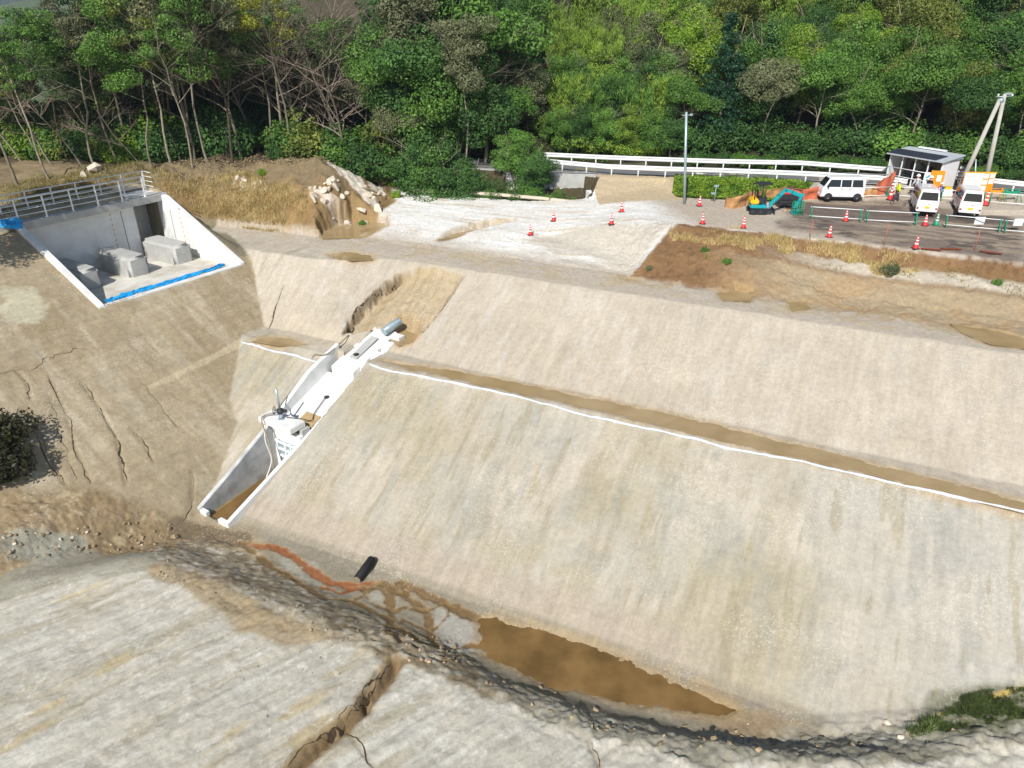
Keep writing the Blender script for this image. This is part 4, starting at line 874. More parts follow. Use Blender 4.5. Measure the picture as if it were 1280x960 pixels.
# ------------------------------------------------------------------ road, guardrails, retaining wall
def road():
    xs = np.arange(-13, 62, 1.0); V = []; F = []
    for i, xx in enumerate(xs):
        yy = float(road_near(xx)); dy = float(road_near(xx + .5) - road_near(xx - .5)); nn = np.array([-dy, 1]); nn /= np.linalg.norm(nn)
        for w_ in (.35, 4.6): V.append((xx + nn[0] * w_, yy + nn[1] * w_, .52))
    F = [(2 * i, 2 * i + 2, 2 * i + 3, 2 * i + 1) for i in range(len(xs) - 1)]
    o = npmesh('road', V, F, m_asph); tag(o, kind='structure')
    V2 = []
    for w0, w1 in ((.55, .67), (4.25, 4.37)):
        for i, xx in enumerate(xs):
            yy = float(road_near(xx)); dy = float(road_near(xx + .5) - road_near(xx - .5)); nn = np.array([-dy, 1]); nn /= np.linalg.norm(nn)
            for w_ in (w0, w1): V2.append((xx + nn[0] * w_, yy + nn[1] * w_, .527))
    n_ = len(xs); F2 = [(2 * i + k, 2 * i + 2 + k, 2 * i + 3 + k, 2 * i + 1 + k) for k in (0, 2 * n_) for i in range(n_ - 1)]
    o = npmesh('road_marking', V2, F2, m_line); tag(o, kind='structure')
road()
def guardrail(pix, z, h, label, spacing, tx=None):
    g = np.array([P(a, b, z) for a, b in pix]); L = np.r_[0, np.cumsum(np.linalg.norm(np.diff(g, axis=0), axis=1))]
    t = empty('guardrail', g[0], label, 'guardrail', 'white guardrails along the road')
    tt = np.arange(0, L[-1], 1.0); c = np.stack([np.interp(tt, L, g[:, k]) for k in range(3)], 1)
    d = np.gradient(c, axis=0); d /= np.linalg.norm(d, axis=1)[:, None]; nn = np.stack([d[:, 1], -d[:, 0], 0 * d[:, 0]], 1)
    prof = [(-.02, h - .36), (.05, h - .31), (.05, h - .24), (-.01, h - .2), (-.01, h - .16), (.05, h - .12), (.05, h - .05), (-.02, h)]
    V = np.array([c + nn * a + np.array([0, 0, b]) for a, b in prof]); m_ = len(prof); n_ = len(tt)
    F = [(j * n_ + i, j * n_ + i + 1, (j + 1) * n_ + i + 1, (j + 1) * n_ + i) for j in range(m_ - 1) for i in range(n_ - 1)]
    o = npmesh('beam', V.reshape(-1, 3) - g[0], F, m_rail, t); mo_ = o.modifiers.new('thickness', 'SOLIDIFY'); mo_.thickness = .006
    pr = None
    for q in np.arange(.3, L[-1], spacing):
        p = np.array([np.interp(q, L, g[:, k]) for k in range(3)])
        if pr is None:
            pr = MB().tube([(0, .05, -.3), (0, .05, h - .03)], .057, 8).build('post', m_rail, t)
        else:
            pr = pr.copy(); COL.objects.link(pr)
        pr.location = Vector(p - g[0])
guardrail([(622, 203), (652, 208), (700, 213.5), (760, 219), (830, 222), (900, 224), (1000, 228), (1100, 234), (1140, 240)], .5, .8, 'near guardrail between the road and the dam crest', 2.0)
guardrail([(680, 203), (760, 207), (840, 210), (900, 212), (1000, 214), (1110, 223), (1180, 231), (1260, 240), (1420, 258)], .5, .8, 'far guardrail running below the wooded hillside', 2.0)
# retaining wall under the road left of the dirt ramp
def wall_between(p, q, z0, z1, th, m, name, label, cat):
    p = np.array(p[:2]); q = np.array(q[:2]); d = (q - p) / np.linalg.norm(q - p); nn = np.array([d[1], -d[0]]) * th
    f = lambda a, z: (a[0], a[1], z)
    k = MB(); k.hexa([f(p, z0), f(q, z0), f(q + nn, z0), f(p + nn, z0)], [f(p, z1), f(q, z1), f(q + nn, z1), f(p + nn, z1)])
    c = np.array([*((p + q) / 2), z0]); o = k.build(name, m, off=c, bevel=.02); o.location = c; return tag(o, label, cat)
wall_between((-9, float(road_near(-9)) - .35), (6.4, float(road_near(6.4)) - .3), -5, .56, .3, m_conc2, 'retaining_wall', 'grey concrete retaining wall holding up the road left of the dirt ramp', 'wall')
c = P(746, 252, -.9); k = MB(); k.box((0, 0, .2), (1.5, .8, 2.0), rz=.3); k.box((-.5, -.3, -.1), (.7, .7, 1.6), rz=.3); o = k.build('concrete_block', m_conc, bevel=.03); o.location = (*c[:2], -1.3); tag(o, 'broken white concrete headwall between the bushes and the dirt ramp', 'headwall')
# ------------------------------------------------------------------ cones
def make_cone(red=True):
    t = empty('traffic_cone', (0, 0, 0), 'x', 'traffic cone')
    k = MB(); k.box((0, 0, .02), (.36, .36, .04)); k.build('base', m_dark if red else m_green, t, bevel=.012)
    mr_ = m_red if red else m_green
    def rr(z): return .14 - (.14 - .028) * (z - .04) / .66
    k = MB(); k.lathe([(.155, .04), (rr(.06), .06), (rr(.7), .7), (rr(.7) - .01, .705)], 18); cone = k.build('cone_body', mr_, t)
    for z0, z1 in ((.24, .33), (.42, .50), (.57, .64)):
        k = MB(); k.lathe([(rr(z0) + .003, z0), (rr(z1) + .003, z1)], 18); k.build('stripe', m_cw, t)
    return t
cone0 = make_cone(); usedc = False
CONES = [(663, 294, 'red striped cone nearest the dam crest edge, leftmost of all'), (692, 276, 'red striped cone on the white crest, second from the left'), (764, 281, 'red striped cone at the foot of the ramp, near the middle of the crest'), (777, 264, 'red striped cone in front of the dirt ramp to the road'),
         (874, 258, 'red striped cone just right of the grey lamp pole on the green bank edge'), (878, 280, 'red striped cone at the upper left corner of the brown bank'), (929, 285, 'red striped cone on the brown bank edge left of the excavator'), (958, 267, 'red striped cone standing in front of the small excavator'),
         (1057, 276, 'red striped cone between the white van seen side-on and the barriers'), (1036, 296, 'red striped cone at the brown bank edge below the side-on van'), (1144, 311, 'red striped cone nearest the camera at the brown bank edge below the middle van'), (1156, 282, 'red striped cone behind the middle van beside a green cone'),
         (1112, 250, 'plain red cone beside the worker in yellow'), (1170, 251, 'plain red cone between the two rear-facing vans'), (1231, 257, 'plain red cone in front of the orange notice board')]
for i, (a, b, lab) in enumerate(CONES):
    c = cone0 if i == 0 else copy_tree(cone0)
    g = G(a, b); c.location = (g[0], g[1], float(H(g[0], g[1]))); c.rotation_euler = (random.uniform(-.03, .03), random.uniform(-.04, .04), random.uniform(0, 3)); c.scale = (1, 1, 1) if i < 12 else (1.15, 1.15, 1.35)
    c['label'] = lab; c['group'] = 'red traffic cones'
gc = make_cone(False); g = G(1170, 281); gc.location = g; gc['label'] = 'green and white cone behind the middle van'
# ------------------------------------------------------------------ pipe barriers
def make_barrier(L=2.9):
    t = empty('pipe_barrier', (0, 0, 0), 'x', 'barrier')
    for sx in (-L / 2, L / 2):
        k = MB(); k.tube([(sx, -.22, 0), (sx, -.03, .75)], .022, 6); k.tube([(sx, .22, 0), (sx, .03, .75)], .022, 6); k.tube([(sx, -.22, .02), (sx, .22, .02)], .022, 6); k.box((sx, 0, .42), (.06, .12, .62)); k.build('stand', m_green, t)
    for z_ in (.72, .16):
        k = MB(); k.tube([(-L / 2 - .1, 0, z_), (L / 2 + .1, 0, z_)], .026, 8); k.build('crossbar', m_alu, t)
    return t
b0 = make_barrier(); first = True
BARR = [((1013, 273), (1074, 277), 'pipe barrier in front of the side-on white van'), ((1082, 278), (1143, 281), 'pipe barrier just left of the middle van'), ((1181, 284), (1247, 290), 'pipe barrier in front of the right-hand van, with a white panel at its end'), ((1254, 291), (1322, 296), 'pipe barrier at the right frame edge carrying a white sheet'),
        ((1075, 249), (1108, 246), 'pipe barrier in front of the prefab shed beside the worker in yellow'), ((1112, 247), (1170, 250), 'pipe barrier in front of the orange board behind the middle van'), ((1175, 251), (1228, 254), 'pipe barrier under the notice board'), ((1236, 255), (1300, 260), 'pipe barrier right of the notice board towards the road')]
for i, (a, b, lab) in enumerate(BARR):
    ga, gb = G(*a), G(*b); L_ = np.linalg.norm((gb - ga)[:2]); c = b0 if i == 0 else copy_tree(b0)
    c.location = (ga + gb) / 2; c.rotation_euler = (0, 0, math.atan2(gb[1] - ga[1], gb[0] - ga[0])); c.scale = (L_ / 2.9, 1, 1); c['label'] = lab; c['group'] = 'green and white pipe barriers'
for (a, b, w_, h_, lab) in ((1221, 286, .6, .45, 'white panel hung on a barrier behind the right-hand van'), (1269, 288, .55, .42, 'white sheet hung on the rightmost barrier')):
    g = G(a, b); k = MB(); k.box((0, -.06, .5), (w_, .015, h_)); k.box((0, -.07, .5 + h_ / 2 - .02), (w_ * .9, .02, .03)); o = k.build('panel_sign', m_cw, bevel=.004); o.location = g; tag(o, lab, 'panel')
# orange A-frame barricades and green one at right
def aframe(px, py, m, lab):
    g = G(px, py); t = empty('folding_barricade', g, lab, 'barricade')
    for sx in (-.55, .55):
        k = MB(); k.tube([(sx * 1.25, -.25, 0), (sx * .8, 0, .85)], .022, 6); k.tube([(sx * 1.25, .25, 0), (sx * .8, 0, .85)], .022, 6); k.tube([(sx * .6, -.25, 0), (sx * .8, 0, .85)], .022, 6); k.build('leg', m, t)
    k = MB(); 
    for z_ in (.8, .45): k.tube([(-.6, 0, z_), (.6, 0, z_)], .022, 6)
    k.box((0, -.02, .62), (1.0, .02, .16)); k.build('crossbar', m, t); return t
aframe(1240, 251, m_orange, 'orange folding barricade right of the notice board'); aframe(1261, 252, m_green, 'green folding barricade near the right edge by the road')
# thin orange stakes with string
for a, b, lab in ((1012, 300, 'thin orange stake by the bank edge below the side-on van'), (1105, 306, 'thin orange stake on the bank edge below the middle van'), (1218, 313, 'thin orange stake on the bank edge below the right-hand van')):
    g = G(a, b); o = MB().tube([(0, 0, -.1), (0, 0, 1.15)], .018, 5).build('survey_stake', m_net); o.location = g; tag(o, lab, 'stake')
# steel plates along the bank edge
for (a, b, c, d, lab) in ((1176, 312, 1200, 313, 'rusty steel strip lying at the bank edge, left one'), (1224, 315, 1252, 319, 'rusty steel strip lying at the bank edge, right one'), (1151, 312, 1176, 314, 'dark steel strip lying at the bank edge right of the nearest cone')):
    ga, gb = G(a, b), G(c, d); k = MB(); k.box((0, 0, .07), (float(np.linalg.norm(gb - ga)), .22, .03)); k.box((0, -.1, .1), (float(np.linalg.norm(gb - ga)), .02, .06)); o = k.build('steel_strip', m_rust); o.location = (ga + gb) / 2; o.rotation_euler = (0, 0, math.atan2(gb[1] - ga[1], gb[0] - ga[0])); tag(o, lab, 'steel strip')
# ------------------------------------------------------------------ kei vans
def make_van():
    t = empty('white_van', (0, 0, 0), 'x', 'van')
    prof = [(1.68, .32), (1.70, .62), (1.67, .97), (1.58, 1.10), (1.16, 1.78), (.92, 1.87), (-1.50, 1.88), (-1.62, 1.76), (-1.69, 1.02), (-1.70, .45), (-1.66, .30)]
    def ys(z): return .735 - max(0, z - 1.0) * .16
    bm = bmesh.new(); Lr = [bm.verts.new((x_, -ys(z_), z_)) for x_, z_ in prof]; Rr = [bm.verts.new((x_, ys(z_), z_)) for x_, z_ in prof]; n_ = len(prof)
    for i in range(n_):
        j = (i + 1) % n_; bm.faces.new((Lr[i], Lr[j], Rr[j], Rr[i]))
    # side split at the belt: indices 2,3 and 8 lie near z=1
    for S2, rev in ((Lr, False), (Rr, True)):
        lo = [S2[0], S2[1], S2[2], S2[8], S2[9], S2[10]]; up_ = [S2[2], S2[3], S2[4], S2[5], S2[6], S2[7], S2[8]]
        bm.faces.new(lo if rev else lo[::-1]); bm.faces.new(up_ if rev else up_[::-1])
    bmesh.ops.recalc_face_normals(bm, faces=bm.faces)
    es = [e for e in bm.edges if e.is_manifold and e.calc_face_angle(0) > .25]
    bmesh.ops.bevel(bm, geom=es, offset=.05, segments=3, affect='EDGES', clamp_overlap=True)
    me_ = bpy.data.meshes.new('body'); bm.to_mesh(me_); bm.free(); me_.materials.append(m_white)
    for p in me_.polygons: p.use_smooth = True
    me_.set_sharp_from_angle(angle=R(40))
    body = bpy.data.objects.new('body', me_); COL.objects.link(body); body.parent = t
    for sy in (-1, 1):
        for x0, x1, x0b, x1b in ((1.08, .30, 1.40, .30), (.22, -.55, .22, -.55), (-.64, -1.42, -.64, -1.50)):
            z0, z1 = 1.12, 1.68; k = MB(); e = .006
            k.hexa([(x0b, sy * (ys(z0) - .01), z0), (x1b, sy * (ys(z0) - .01), z0), (x1b, sy * (ys(z0) + e), z0), (x0b, sy * (ys(z0) + e), z0)], [(x0, sy * (ys(z1) - .01), z1), (x1, sy * (ys(z1) - .01), z1), (x1, sy * (ys(z1) + e), z1), (x0, sy * (ys(z1) + e), z1)])
            k.build('side_window', m_glass, t)
        for xd in (.26, -.60):
            k = MB(); k.box((xd, sy * .737, .72), (.012, .006, .66)); k.build('door_seam', m_dark, t)
        k = MB(); k.box((.12, sy * .745, .98), (.14, .03, .035)); k.box((-.45, sy * .745, .98), (.14, .03, .035)); k.build('door_handle', m_dark, t)
        k = MB(); k.box((1.28, sy * .83, 1.16), (.10, .16, .2)); k.build('mirror', m_dark, t, bevel=.02)
        for xw in (1.12, -1.18):
            wh = empty('wheel', (0, 0, 0), None, None); wh.parent = t; wh.location = (xw, sy * .64, .275)
            MX = np.array(Matrix.Rotation(R(90), 3, 'X'))
            k = MB(); k.lathe([(.33, -.105), (.335, 0), (.33, .1)], 28, M=MX); 
            k = MB(); k.lathe([(.17, -.09), (.25, -.09), (.275, -.05), (.275, .05), (.25, .09), (.17, .09)], 24, M=MX); k.build('tyre', m_black, wh)
            k = MB(); k.lathe([(.17, -.085), (.13, -.08), (.06, -.092 if sy > 0 else -.092), (.06, .092), (.13, .08), (.17, .085)], 20, M=MX); k.build('rim', m_alu, wh)
            k = MB(); pts = [(xw + .34 * math.cos(a), sy * .7385, .30 + .34 * math.sin(a)) for a in np.linspace(0, math.pi, 15)]
            pts2 = [(a_, sy * .60, c_) for a_, _, c_ in pts]; k.add(pts + pts2, [tuple(range(15)), tuple(range(29, 14, -1))] + [(i, i + 1, 16 + i, 15 + i) for i in range(14)]); k.build('wheel_arch', m_dark, t)
            
        k = MB(); k.box((1.66, sy * .56, .82), (.08, .26, .2)); k.build('headlight', m_hlamp, t, bevel=.03)
        k = MB(); k.box((-1.695, sy * .63, .52), (.05, .13, .12)); k.build('tail_light', m_rlamp, t, bevel=.01)
    def quad_on(xz0, xz1, w0, w1, name, m):
        (x0, z0), (x1, z1) = xz0, xz1; d = np.array([x1 - x0, z1 - z0]); nn = np.array([d[1], -d[0]]); nn = nn / np.linalg.norm(nn) * .006
        if nn[0] * (1 if x0 > 0 else -1) < 0: nn = -nn
        k = MB(); k.hexa([(x0 - nn[0], -w0, z0 - nn[1]), (x0 - nn[0], w0, z0 - nn[1]), (x0 + nn[0], w0, z0 + nn[1]), (x0 + nn[0], -w0, z0 + nn[1])], [(x1 - nn[0], -w1, z1 - nn[1]), (x1 - nn[0], w1, z1 - nn[1]), (x1 + nn[0], w1, z1 + nn[1]), (x1 + nn[0], -w1, z1 + nn[1])]); k.build(name, m, t)
    quad_on((1.56, 1.14), (1.18, 1.75), .62, .54, 'windshield', m_glass)
    quad_on((-1.687, 1.13), (-1.628, 1.70), .60, .53, 'rear_window', m_glass)
    k = MB(); k.box((-1.70, 0, .36), (.07, 1.40, .16)); k.build('rear_bumper', m_white, t, bevel=.02)
    k = MB(); k.box((1.70, 0, .42), (.07, 1.40, .22)); k.build('front_bumper', m_white, t, bevel=.02)
    k = MB(); k.box((-1.715, 0, .60), (.015, .33, .165)); k.build('number_plate', m_plateY, t)
    k = MB(); k.box((-1.70, -.08, .85), (.02, .12, .025)); k.build('tailgate_handle', m_dark, t)
    k = MB(); k.box((0, 0, .28), (3.0, 1.2, .16)); k.build('underbody', m_dark, t)
    return t
van0 = make_van()
def put_van(v, pr, pf, lab):
    a, b = G(*pr), G(*pf); d = (b - a)[:2]; c = (a + b) / 2; v.location = (c[0], c[1], float(H(c[0], c[1], False)) + .01); v.rotation_euler = (0, 0, math.atan2(d[1], d[0])); v['label'] = lab; v['group'] = 'white vans parked in the lot'; v.scale = (.83, .83, .83)
v2 = copy_tree(van0); v3 = copy_tree(van0)
VANS = [van0, v2, v3]
def put_van2(v, px, py, ang, lab):
    a = G(px, py); v.location = (a[0], a[1], float(H(a[0], a[1], False)) + .01); v.rotation_euler = (0, 0, R(ang)); v['label'] = lab; v['group'] = 'white vans parked in the lot'; v.scale = (.83, .83, .83)
put_van2(van0, 1048, 249, 176, 'white van seen side-on, parked left of the shed facing left')
put_van2(v2, 1152, 263, 71, 'white van seen from behind, parked in the middle of the lot with yellow plate')
put_van2(v3, 1205, 266, 69, 'white van seen from behind, rightmost, parked in front of the notice board')
# ------------------------------------------------------------------ excavator
def excavator():
    g = G(948, 266); t = empty('mini_excavator', g, 'small teal and yellow excavator with black canopy frame parked beside the green bank', 'excavator')
    for sy in (-.55, .55):
        k = MB(); pr = []
        for a in np.linspace(math.pi / 2, 3 * math.pi / 2, 8): pr.append((-.62 + .21 * math.cos(a), .22 + .21 * math.sin(a)))
        for a in np.linspace(-math.pi / 2, math.pi / 2, 8): pr.append((.62 + .21 * math.cos(a), .22 + .21 * math.sin(a)))
        A_ = [(a, sy - .13, b) for a, b in pr]; B_ = [(a, sy + .13, b) for a, b in pr]; L = len(pr)
        k.add(A_ + B_, [tuple(range(L)), tuple(range(2 * L - 1, L - 1, -1))] + [(i, (i + 1) % L, L + (i + 1) % L, L + i) for i in range(L)]); tr = k.build('track', m_black, t)
        for xx in (-.6, 0, .6): kk = MB().lathe([(.13, -.14), (.13, .14)], 14, c=(xx, sy, .22), M=np.array(Matrix.Rotation(R(90), 3, 'X'))).build('roller', m_navy, tr)
    k = MB(); k.box((0, 0, .35), (.9, .9, .22)); k.build('undercarriage', m_navy, t, bevel=.02)
    k = MB(); k.box((.0, 0, .62), (.2, 1.25, .3)); 
    body = empty('body', (0, 0, 0), None, None); body.parent = t
    k = MB(); k.box((-.15, 0, .58), (1.25, 1.2, .28)); k.build('lower_cowl', m_teal, body, bevel=.06)
    k = MB(); k.box((-.48, 0, .93), (.62, 1.15, .42)); k.build('engine_cover', m_yel, body, bevel=.1)
    k = MB(); k.box((-.05, 0, 1.0), (.42, 1.05, .46)); k.build('grey_cover', m_navy, body, bevel=.08)
    k = MB(); k.box((-.1, .0, 1.24), (.42, .46, .08)); k.box((-.28, 0, 1.48), (.09, .44, .45)); k.build('seat', m_black, body, bevel=.03)
    k = MB(); k.box((.35, .22, 1.0), (.12, .16, .5)); k.box((.35, -.22, 1.0), (.12, .16, .5)); k.tube([(.35, .2, 1.2), (.3, .2, 1.45)], .02, 6); k.tube([(.35, -.2, 1.2), (.3, -.2, 1.45)], .02, 6); k.build('controls', m_dark, body)
    k = MB()
    for sy in (-.5, .5): k.tube([(-.55, sy, 1.1), (-.6, sy, 1.9), (-.5, sy, 2.12), (.05, sy, 2.2)], .035, 7)
    k.tube([(-.5, -.5, 2.12), (-.5, .5, 2.12)], .03, 7); k.tube([(-.05, -.5, 1.1), (-.02, -.5, 2.18)], .03, 7); k.build('roll_bar', m_black, body)
    k = MB(); k.box((.1, 0, 2.24), (1.15, 1.12, .04)); k.build('canopy', m_dark, body, bevel=.015)
    k = MB(); k.box((.72, 0, .55), (.22, .3, .36)); k.build('swing_post', m_teal, t, bevel=.03)
    def beam(name, pts, w_, h_, m, par):
        k = MB()
        for i in range(len(pts) - 1):
            a, b = np.array(pts[i]), np.array(pts[i + 1]); d = b - a; L = np.linalg.norm(d); ang = math.atan2(d[2], d[0])
            k.box((a + b) / 2, (L + h_ * .5, w_, h_), rot=np.array(Matrix.Rotation(-ang, 3, 'Y')))
        return k.build(name, m, par, bevel=.015)
    bo = beam('boom', [(.75, 0, .65), (1.35, 0, 1.35), (1.75, 0, 1.78), (2.25, 0, 1.62), (3.0, 0, 1.35)], .17, .26, m_teal, t)
    kk = MB().tube([(.95, -.12, .62), (1.55, -.12, 1.32)], .05, 8).build('boom_cylinder', m_navy, bo)
    ar = beam('arm', [(3.05, 0, 1.5), (2.85, 0, .95), (2.6, 0, .45)], .15, .2, m_teal, t)
    kk = MB().tube([(1.9, 0, 1.98), (2.95, 0, 1.72)], .045, 8).build('arm_cylinder', m_navy, ar)
    k = MB(); pr = [(2.62, .52), (2.85, .42), (2.9, .12), (2.65, .02), (2.35, .12), (2.42, .2), (2.62, .13), (2.78, .2), (2.74, .36)]; L = len(pr)
    k.add([(a, -.24, b) for a, b in pr] + [(a, .24, b) for a, b in pr], [tuple(range(L)), tuple(range(2 * L - 1, L - 1, -1))] + [(i, (i + 1) % L, L + (i + 1) % L, L + i) for i in range(L)]); k.build('bucket', m_teal, t)
    k = MB(); k.box((1.05, 0, .22), (.07, 1.25, .34)); k.box((.8, .35, .24), (.5, .07, .08)); k.box((.8, -.35, .24), (.5, .07, .08)); k.build('dozer_blade', m_navy, t, bevel=.01)
    k = MB(); k.tube([(-.45, .4, 1.1), (-.45, .4, 1.26)], .05, 8); k.build('beacon', m_orange, body)
    t.rotation_euler = (0, 0, R(-6)); t.scale = (.84, .84, .84)
excavator()
# crate of sandbags / rubble pile in front of bucket, green mesh basket, black crate, red fuel cans
g = G(985, 258); k = MB(); 
for i in range(3): k.box((0, 0, .14 + .24 * i), (1.5, .8, .2))
for i in range(-3, 4): k.box((i * .22, -.39, .38), (.05, .05, .76))
o = k.build('black_crate', m_dark, bevel=.01); o.location = (g[0], g[1], g[2]); tag(o, 'black slatted crate behind the excavator arm', 'crate')
for a, b, lab in ((976, 252, 'red jerry can left of the black crate behind the excavator'), (983, 246, 'red jerry can on the ground behind the black crate')):
    g = G(a, b); k = MB(); k.box((0, 0, .28), (.4, .3, .56)); k.box((.1, 0, .6), (.1, .1, .1)); k.tube([(-.12, 0, .56), (-.1, 0, .68), (.05, 0, .68)], .025, 6); o = k.build('jerry_can', m_red, bevel=.03); o.location = g; tag(o, lab, 'jerry can')
g = G(996, 268); k = MB()
for i in range(5):
    for j in range(2):
        k.tube([(-.3 + .15 * i, -.2 + .4 * j, 0), (-.3 + .15 * i, -.2 + .4 * j, .8)], .02, 5)
for z_ in (.05, .3, .55, .8): k.tube([(-.32, -.2, z_), (.32, -.2, z_), (.32, .2, z_), (-.32, .2, z_), (-.32, -.2, z_)], .02, 5)
o = k.build('wire_basket', m_green); o.location = g; tag(o, 'green wire basket standing under the excavator bucket', 'basket')
def rock_mesh(seed, n=2):
    bm = bmesh.new(); rg = np.random.default_rng(seed); sc_ = rg.uniform(.55, 1.1, 3) * np.array([1.1, 1, .7])
    for k_ in range(17):
        d = rg.normal(size=3); d /= np.linalg.norm(d); bm.verts.new(Vector(d * sc_ * rg.uniform(.36, .56)))
    r_ = bmesh.ops.convex_hull(bm, input=bm.verts); bmesh.ops.delete(bm, geom=[g_ for g_ in r_['geom_interior'] if isinstance(g_, bmesh.types.BMVert)], context='VERTS')
    bmesh.ops.recalc_face_normals(bm, faces=bm.faces)
    es = [e for e in bm.edges if e.is_manifold]; bmesh.ops.bevel(bm, geom=es, offset=.025, segments=1, affect='EDGES', clamp_overlap=True)
    me_ = bpy.data.meshes.new('rock'); bm.to_mesh(me_); bm.free(); return me_
RM = [rock_mesh(s) for s in range(7)]
def rock(px, py, d, m, lab, cat='rock', group=None, g=None, name='rock'):
    me_ = RM[random.randrange(7)]
    if g is None: g = G(px, py, H) if False else G(px, py)
    if len(me_.materials) == 0: me_.materials.append(m)
    o = bpy.data.objects.new(name, me_); COL.objects.link(o); o.location = (g[0], g[1], float(H(g[0], g[1])) + d * .12); o.scale = (d, d, d); o.rotation_euler = (random.random(), random.random(), random.random() * 6)
    o.material_slots[0].link = 'OBJECT'; o.material_slots[0].material = m
    return tag(o, lab, cat, group)
for a, b, d, lab in ((1109, 903, .28, 'white stone at the dam toe beside the grass strip, upper of two'), (1127, 919, .34, 'white stone lying in the gully below the dam toe, lower of two'), (935, 905, .14, 'small white stone at the edge of the far end of the pond, right one'), (924, 898, .1, 'small white stone at the pond end, left one'), (219, 672, .4, 'dark boulder at the stream head below the left slope'), (212, 662, .35, 'dark boulder just above the stream head')):
    rock(a, b, d, m_rock if 'white' in lab else m_rockd, lab)
for i in range(30):
    rock(random.uniform(500, 575), random.uniform(795, 828), random.uniform(.08, .2), m_tanrub if random.random() < .5 else m_rockd, 'loose stone in the rubble spill right of the crack gully mouth', group='rubble stones at the gully mouth')
for i in range(80):
    a = random.uniform(5, 215); b = 690 + random.uniform(-22, 12) - a * .08
    rock(a, b, random.uniform(.07, .26), m_rock if random.random() < .2 else m_rockd, 'loose stone on the rubble bank below the left slope', group='stones on the left rubble bank')
for i in range(10):
    g = G(970 + random.uniform(0, 28), 262 + random.uniform(-2, 3)); rock(0, 0, random.uniform(.18, .35), m_tanrub, 'tan rubble lump in the heap beneath the excavator boom', group='tan rubble heap', g=g)
for i in range(40):
    a = random.uniform(190, 480); b = 700 + (a - 190) * .38 + random.uniform(-20, 18)
    rock(a, b, random.uniform(.07, .17), m_rockd, 'small clod on the brown ridge between the spoil slab and the stream', group='clods along the brown ridge')
for i in range(14):
    rock(random.uniform(300, 430), random.uniform(780, 900), random.uniform(.05, .12), m_rockd, 'small dark clod scattered on the grey spoil slab', group='clods on the spoil slab')
for i in range(64):
    a = random.uniform(560, 1200); b = np.interp(a, [560, 760, 900, 1060, 1200], [832, 905, 925, 922, 905]) + random.uniform(-16, 16)
    rock(a, b, random.uniform(.07, .26), m_rockd, 'loose clod on the eroded bank between the muddy pond and the spoil slab', group='clods on the eroded bank')
# rock outcrops on the mound
for a, b, d, lab in ((120, 215, 1.3, 'large pale boulder behind the spillway railing, left one'), (105, 222, 1.0, 'pale boulder at the tree foot behind the spillway railing, right of the first'), (462, 212, 1.0, 'pale boulder on top of the earth mound near the stump')):
    rock(a, b, d, m_rock, lab, 'boulder', name='boulder')
for i in range(26):
    a = random.uniform(388, 478); rock(a, 230 + (a - 388) * .16 + random.uniform(-8, 24), random.uniform(.3, 1.0), m_rock, 'pale angular rock set in the steep face of the earth mound', group='pale rocks in the mound face')
for i in range(9):
    rock(random.uniform(292, 338), random.uniform(222, 238), random.uniform(.2, .5), m_rock, 'pale rock among dry grass on the left part of the mound', group='pale rocks among the dry grass')
# stump
g = G(482, 232); k = MB(); k.tube([(-.3, 0, -.3), (-.15, 0, .5), (.1, 0, 1.3)], [.4, .3, .26], 10); k.tube([(.5, 0, -.3), (.4, 0, .4), (.15, 0, 1.1)], [.28, .2, .16], 8); k.tube([(.05, .1, 1.1), (-.6, .2, 1.6)], [.12, .05], 7)
o = k.build('tree_stump', m_bark); o.location = g; tag(o, 'pale split tree stump at the right end of the earth mound', 'stump')
# ------------------------------------------------------------------ netting and sheets
def net(pix, h, m, name, lab, cat, sag=.12, seed=2):
    g = np.array(GP(pix)); L = np.r_[0, np.cumsum(np.linalg.norm(np.diff(g, axis=0), axis=1))]; n_ = max(12, int(L[-1] / .12)); tt = np.linspace(0, L[-1], n_)
    c = np.stack([np.interp(tt, L, g[:, k]) for k in range(3)], 1); hs = np.interp(tt, L, h if hasattr(h, '__len__') else [h] * len(g)); V = []
    for j in range(7):
        f = j / 6; V.append(c + np.stack([.1 * (vn(tt * 2 + f, 0 * tt + f * 2, seed) - .5), .25 * (vn(tt * 2.2, 0 * tt + f * 2.5, seed + 1) - .5), hs * f * (1 - sag * vn(tt * 1.1, 0 * tt, seed + 2)) - .03], 1))
    V = np.array(V).reshape(-1, 3); F = [(j * n_ + i, j * n_ + i + 1, (j + 1) * n_ + i + 1, (j + 1) * n_ + i) for j in range(6) for i in range(n_ - 1)]
    t = empty(name, c[0], lab, cat); o = npmesh('sheet', V - c[0], F, m, t); o.modifiers.new('thickness', 'SOLIDIFY').thickness = .01
    for q in np.linspace(0, L[-1], max(2, int(L[-1] / 1.4) + 1)):
        p = np.array([np.interp(q, L, g[:, k]) for k in range(3)]) - c[0]; hh = float(np.interp(q, tt, hs)); k = MB().tube([p + [0, 0, -.1], p + [0, 0, hh + .08]], .02, 5).build('stake', m_rust, t)
net([(906, 259), (914, 261), (924, 260), (936, 256), (950, 252)], [.7, .8, .9, 1.0, .8], m_tan, 'sheet_fence', 'tan sheet fence around the left end of the excavator', 'sheet fence')
net([(956, 250), (968, 249), (982, 247)], .8, m_tan, 'sheet_fence', 'tan sheet fence behind the excavator boom', 'sheet fence', seed=5)
net([(988, 247), (1002, 250), (1018, 249), (1028, 244)], [.8, .8, .9, .8], m_net, 'mesh_fence', 'orange mesh fence between the excavator and the side-on van', 'mesh fence', seed=8)
net([(1078, 246), (1086, 247), (1095, 245)], [.5, .6, .9], m_tan, 'sheet_fence', 'tan sheet fence right of the side-on van', 'sheet fence', seed=9)
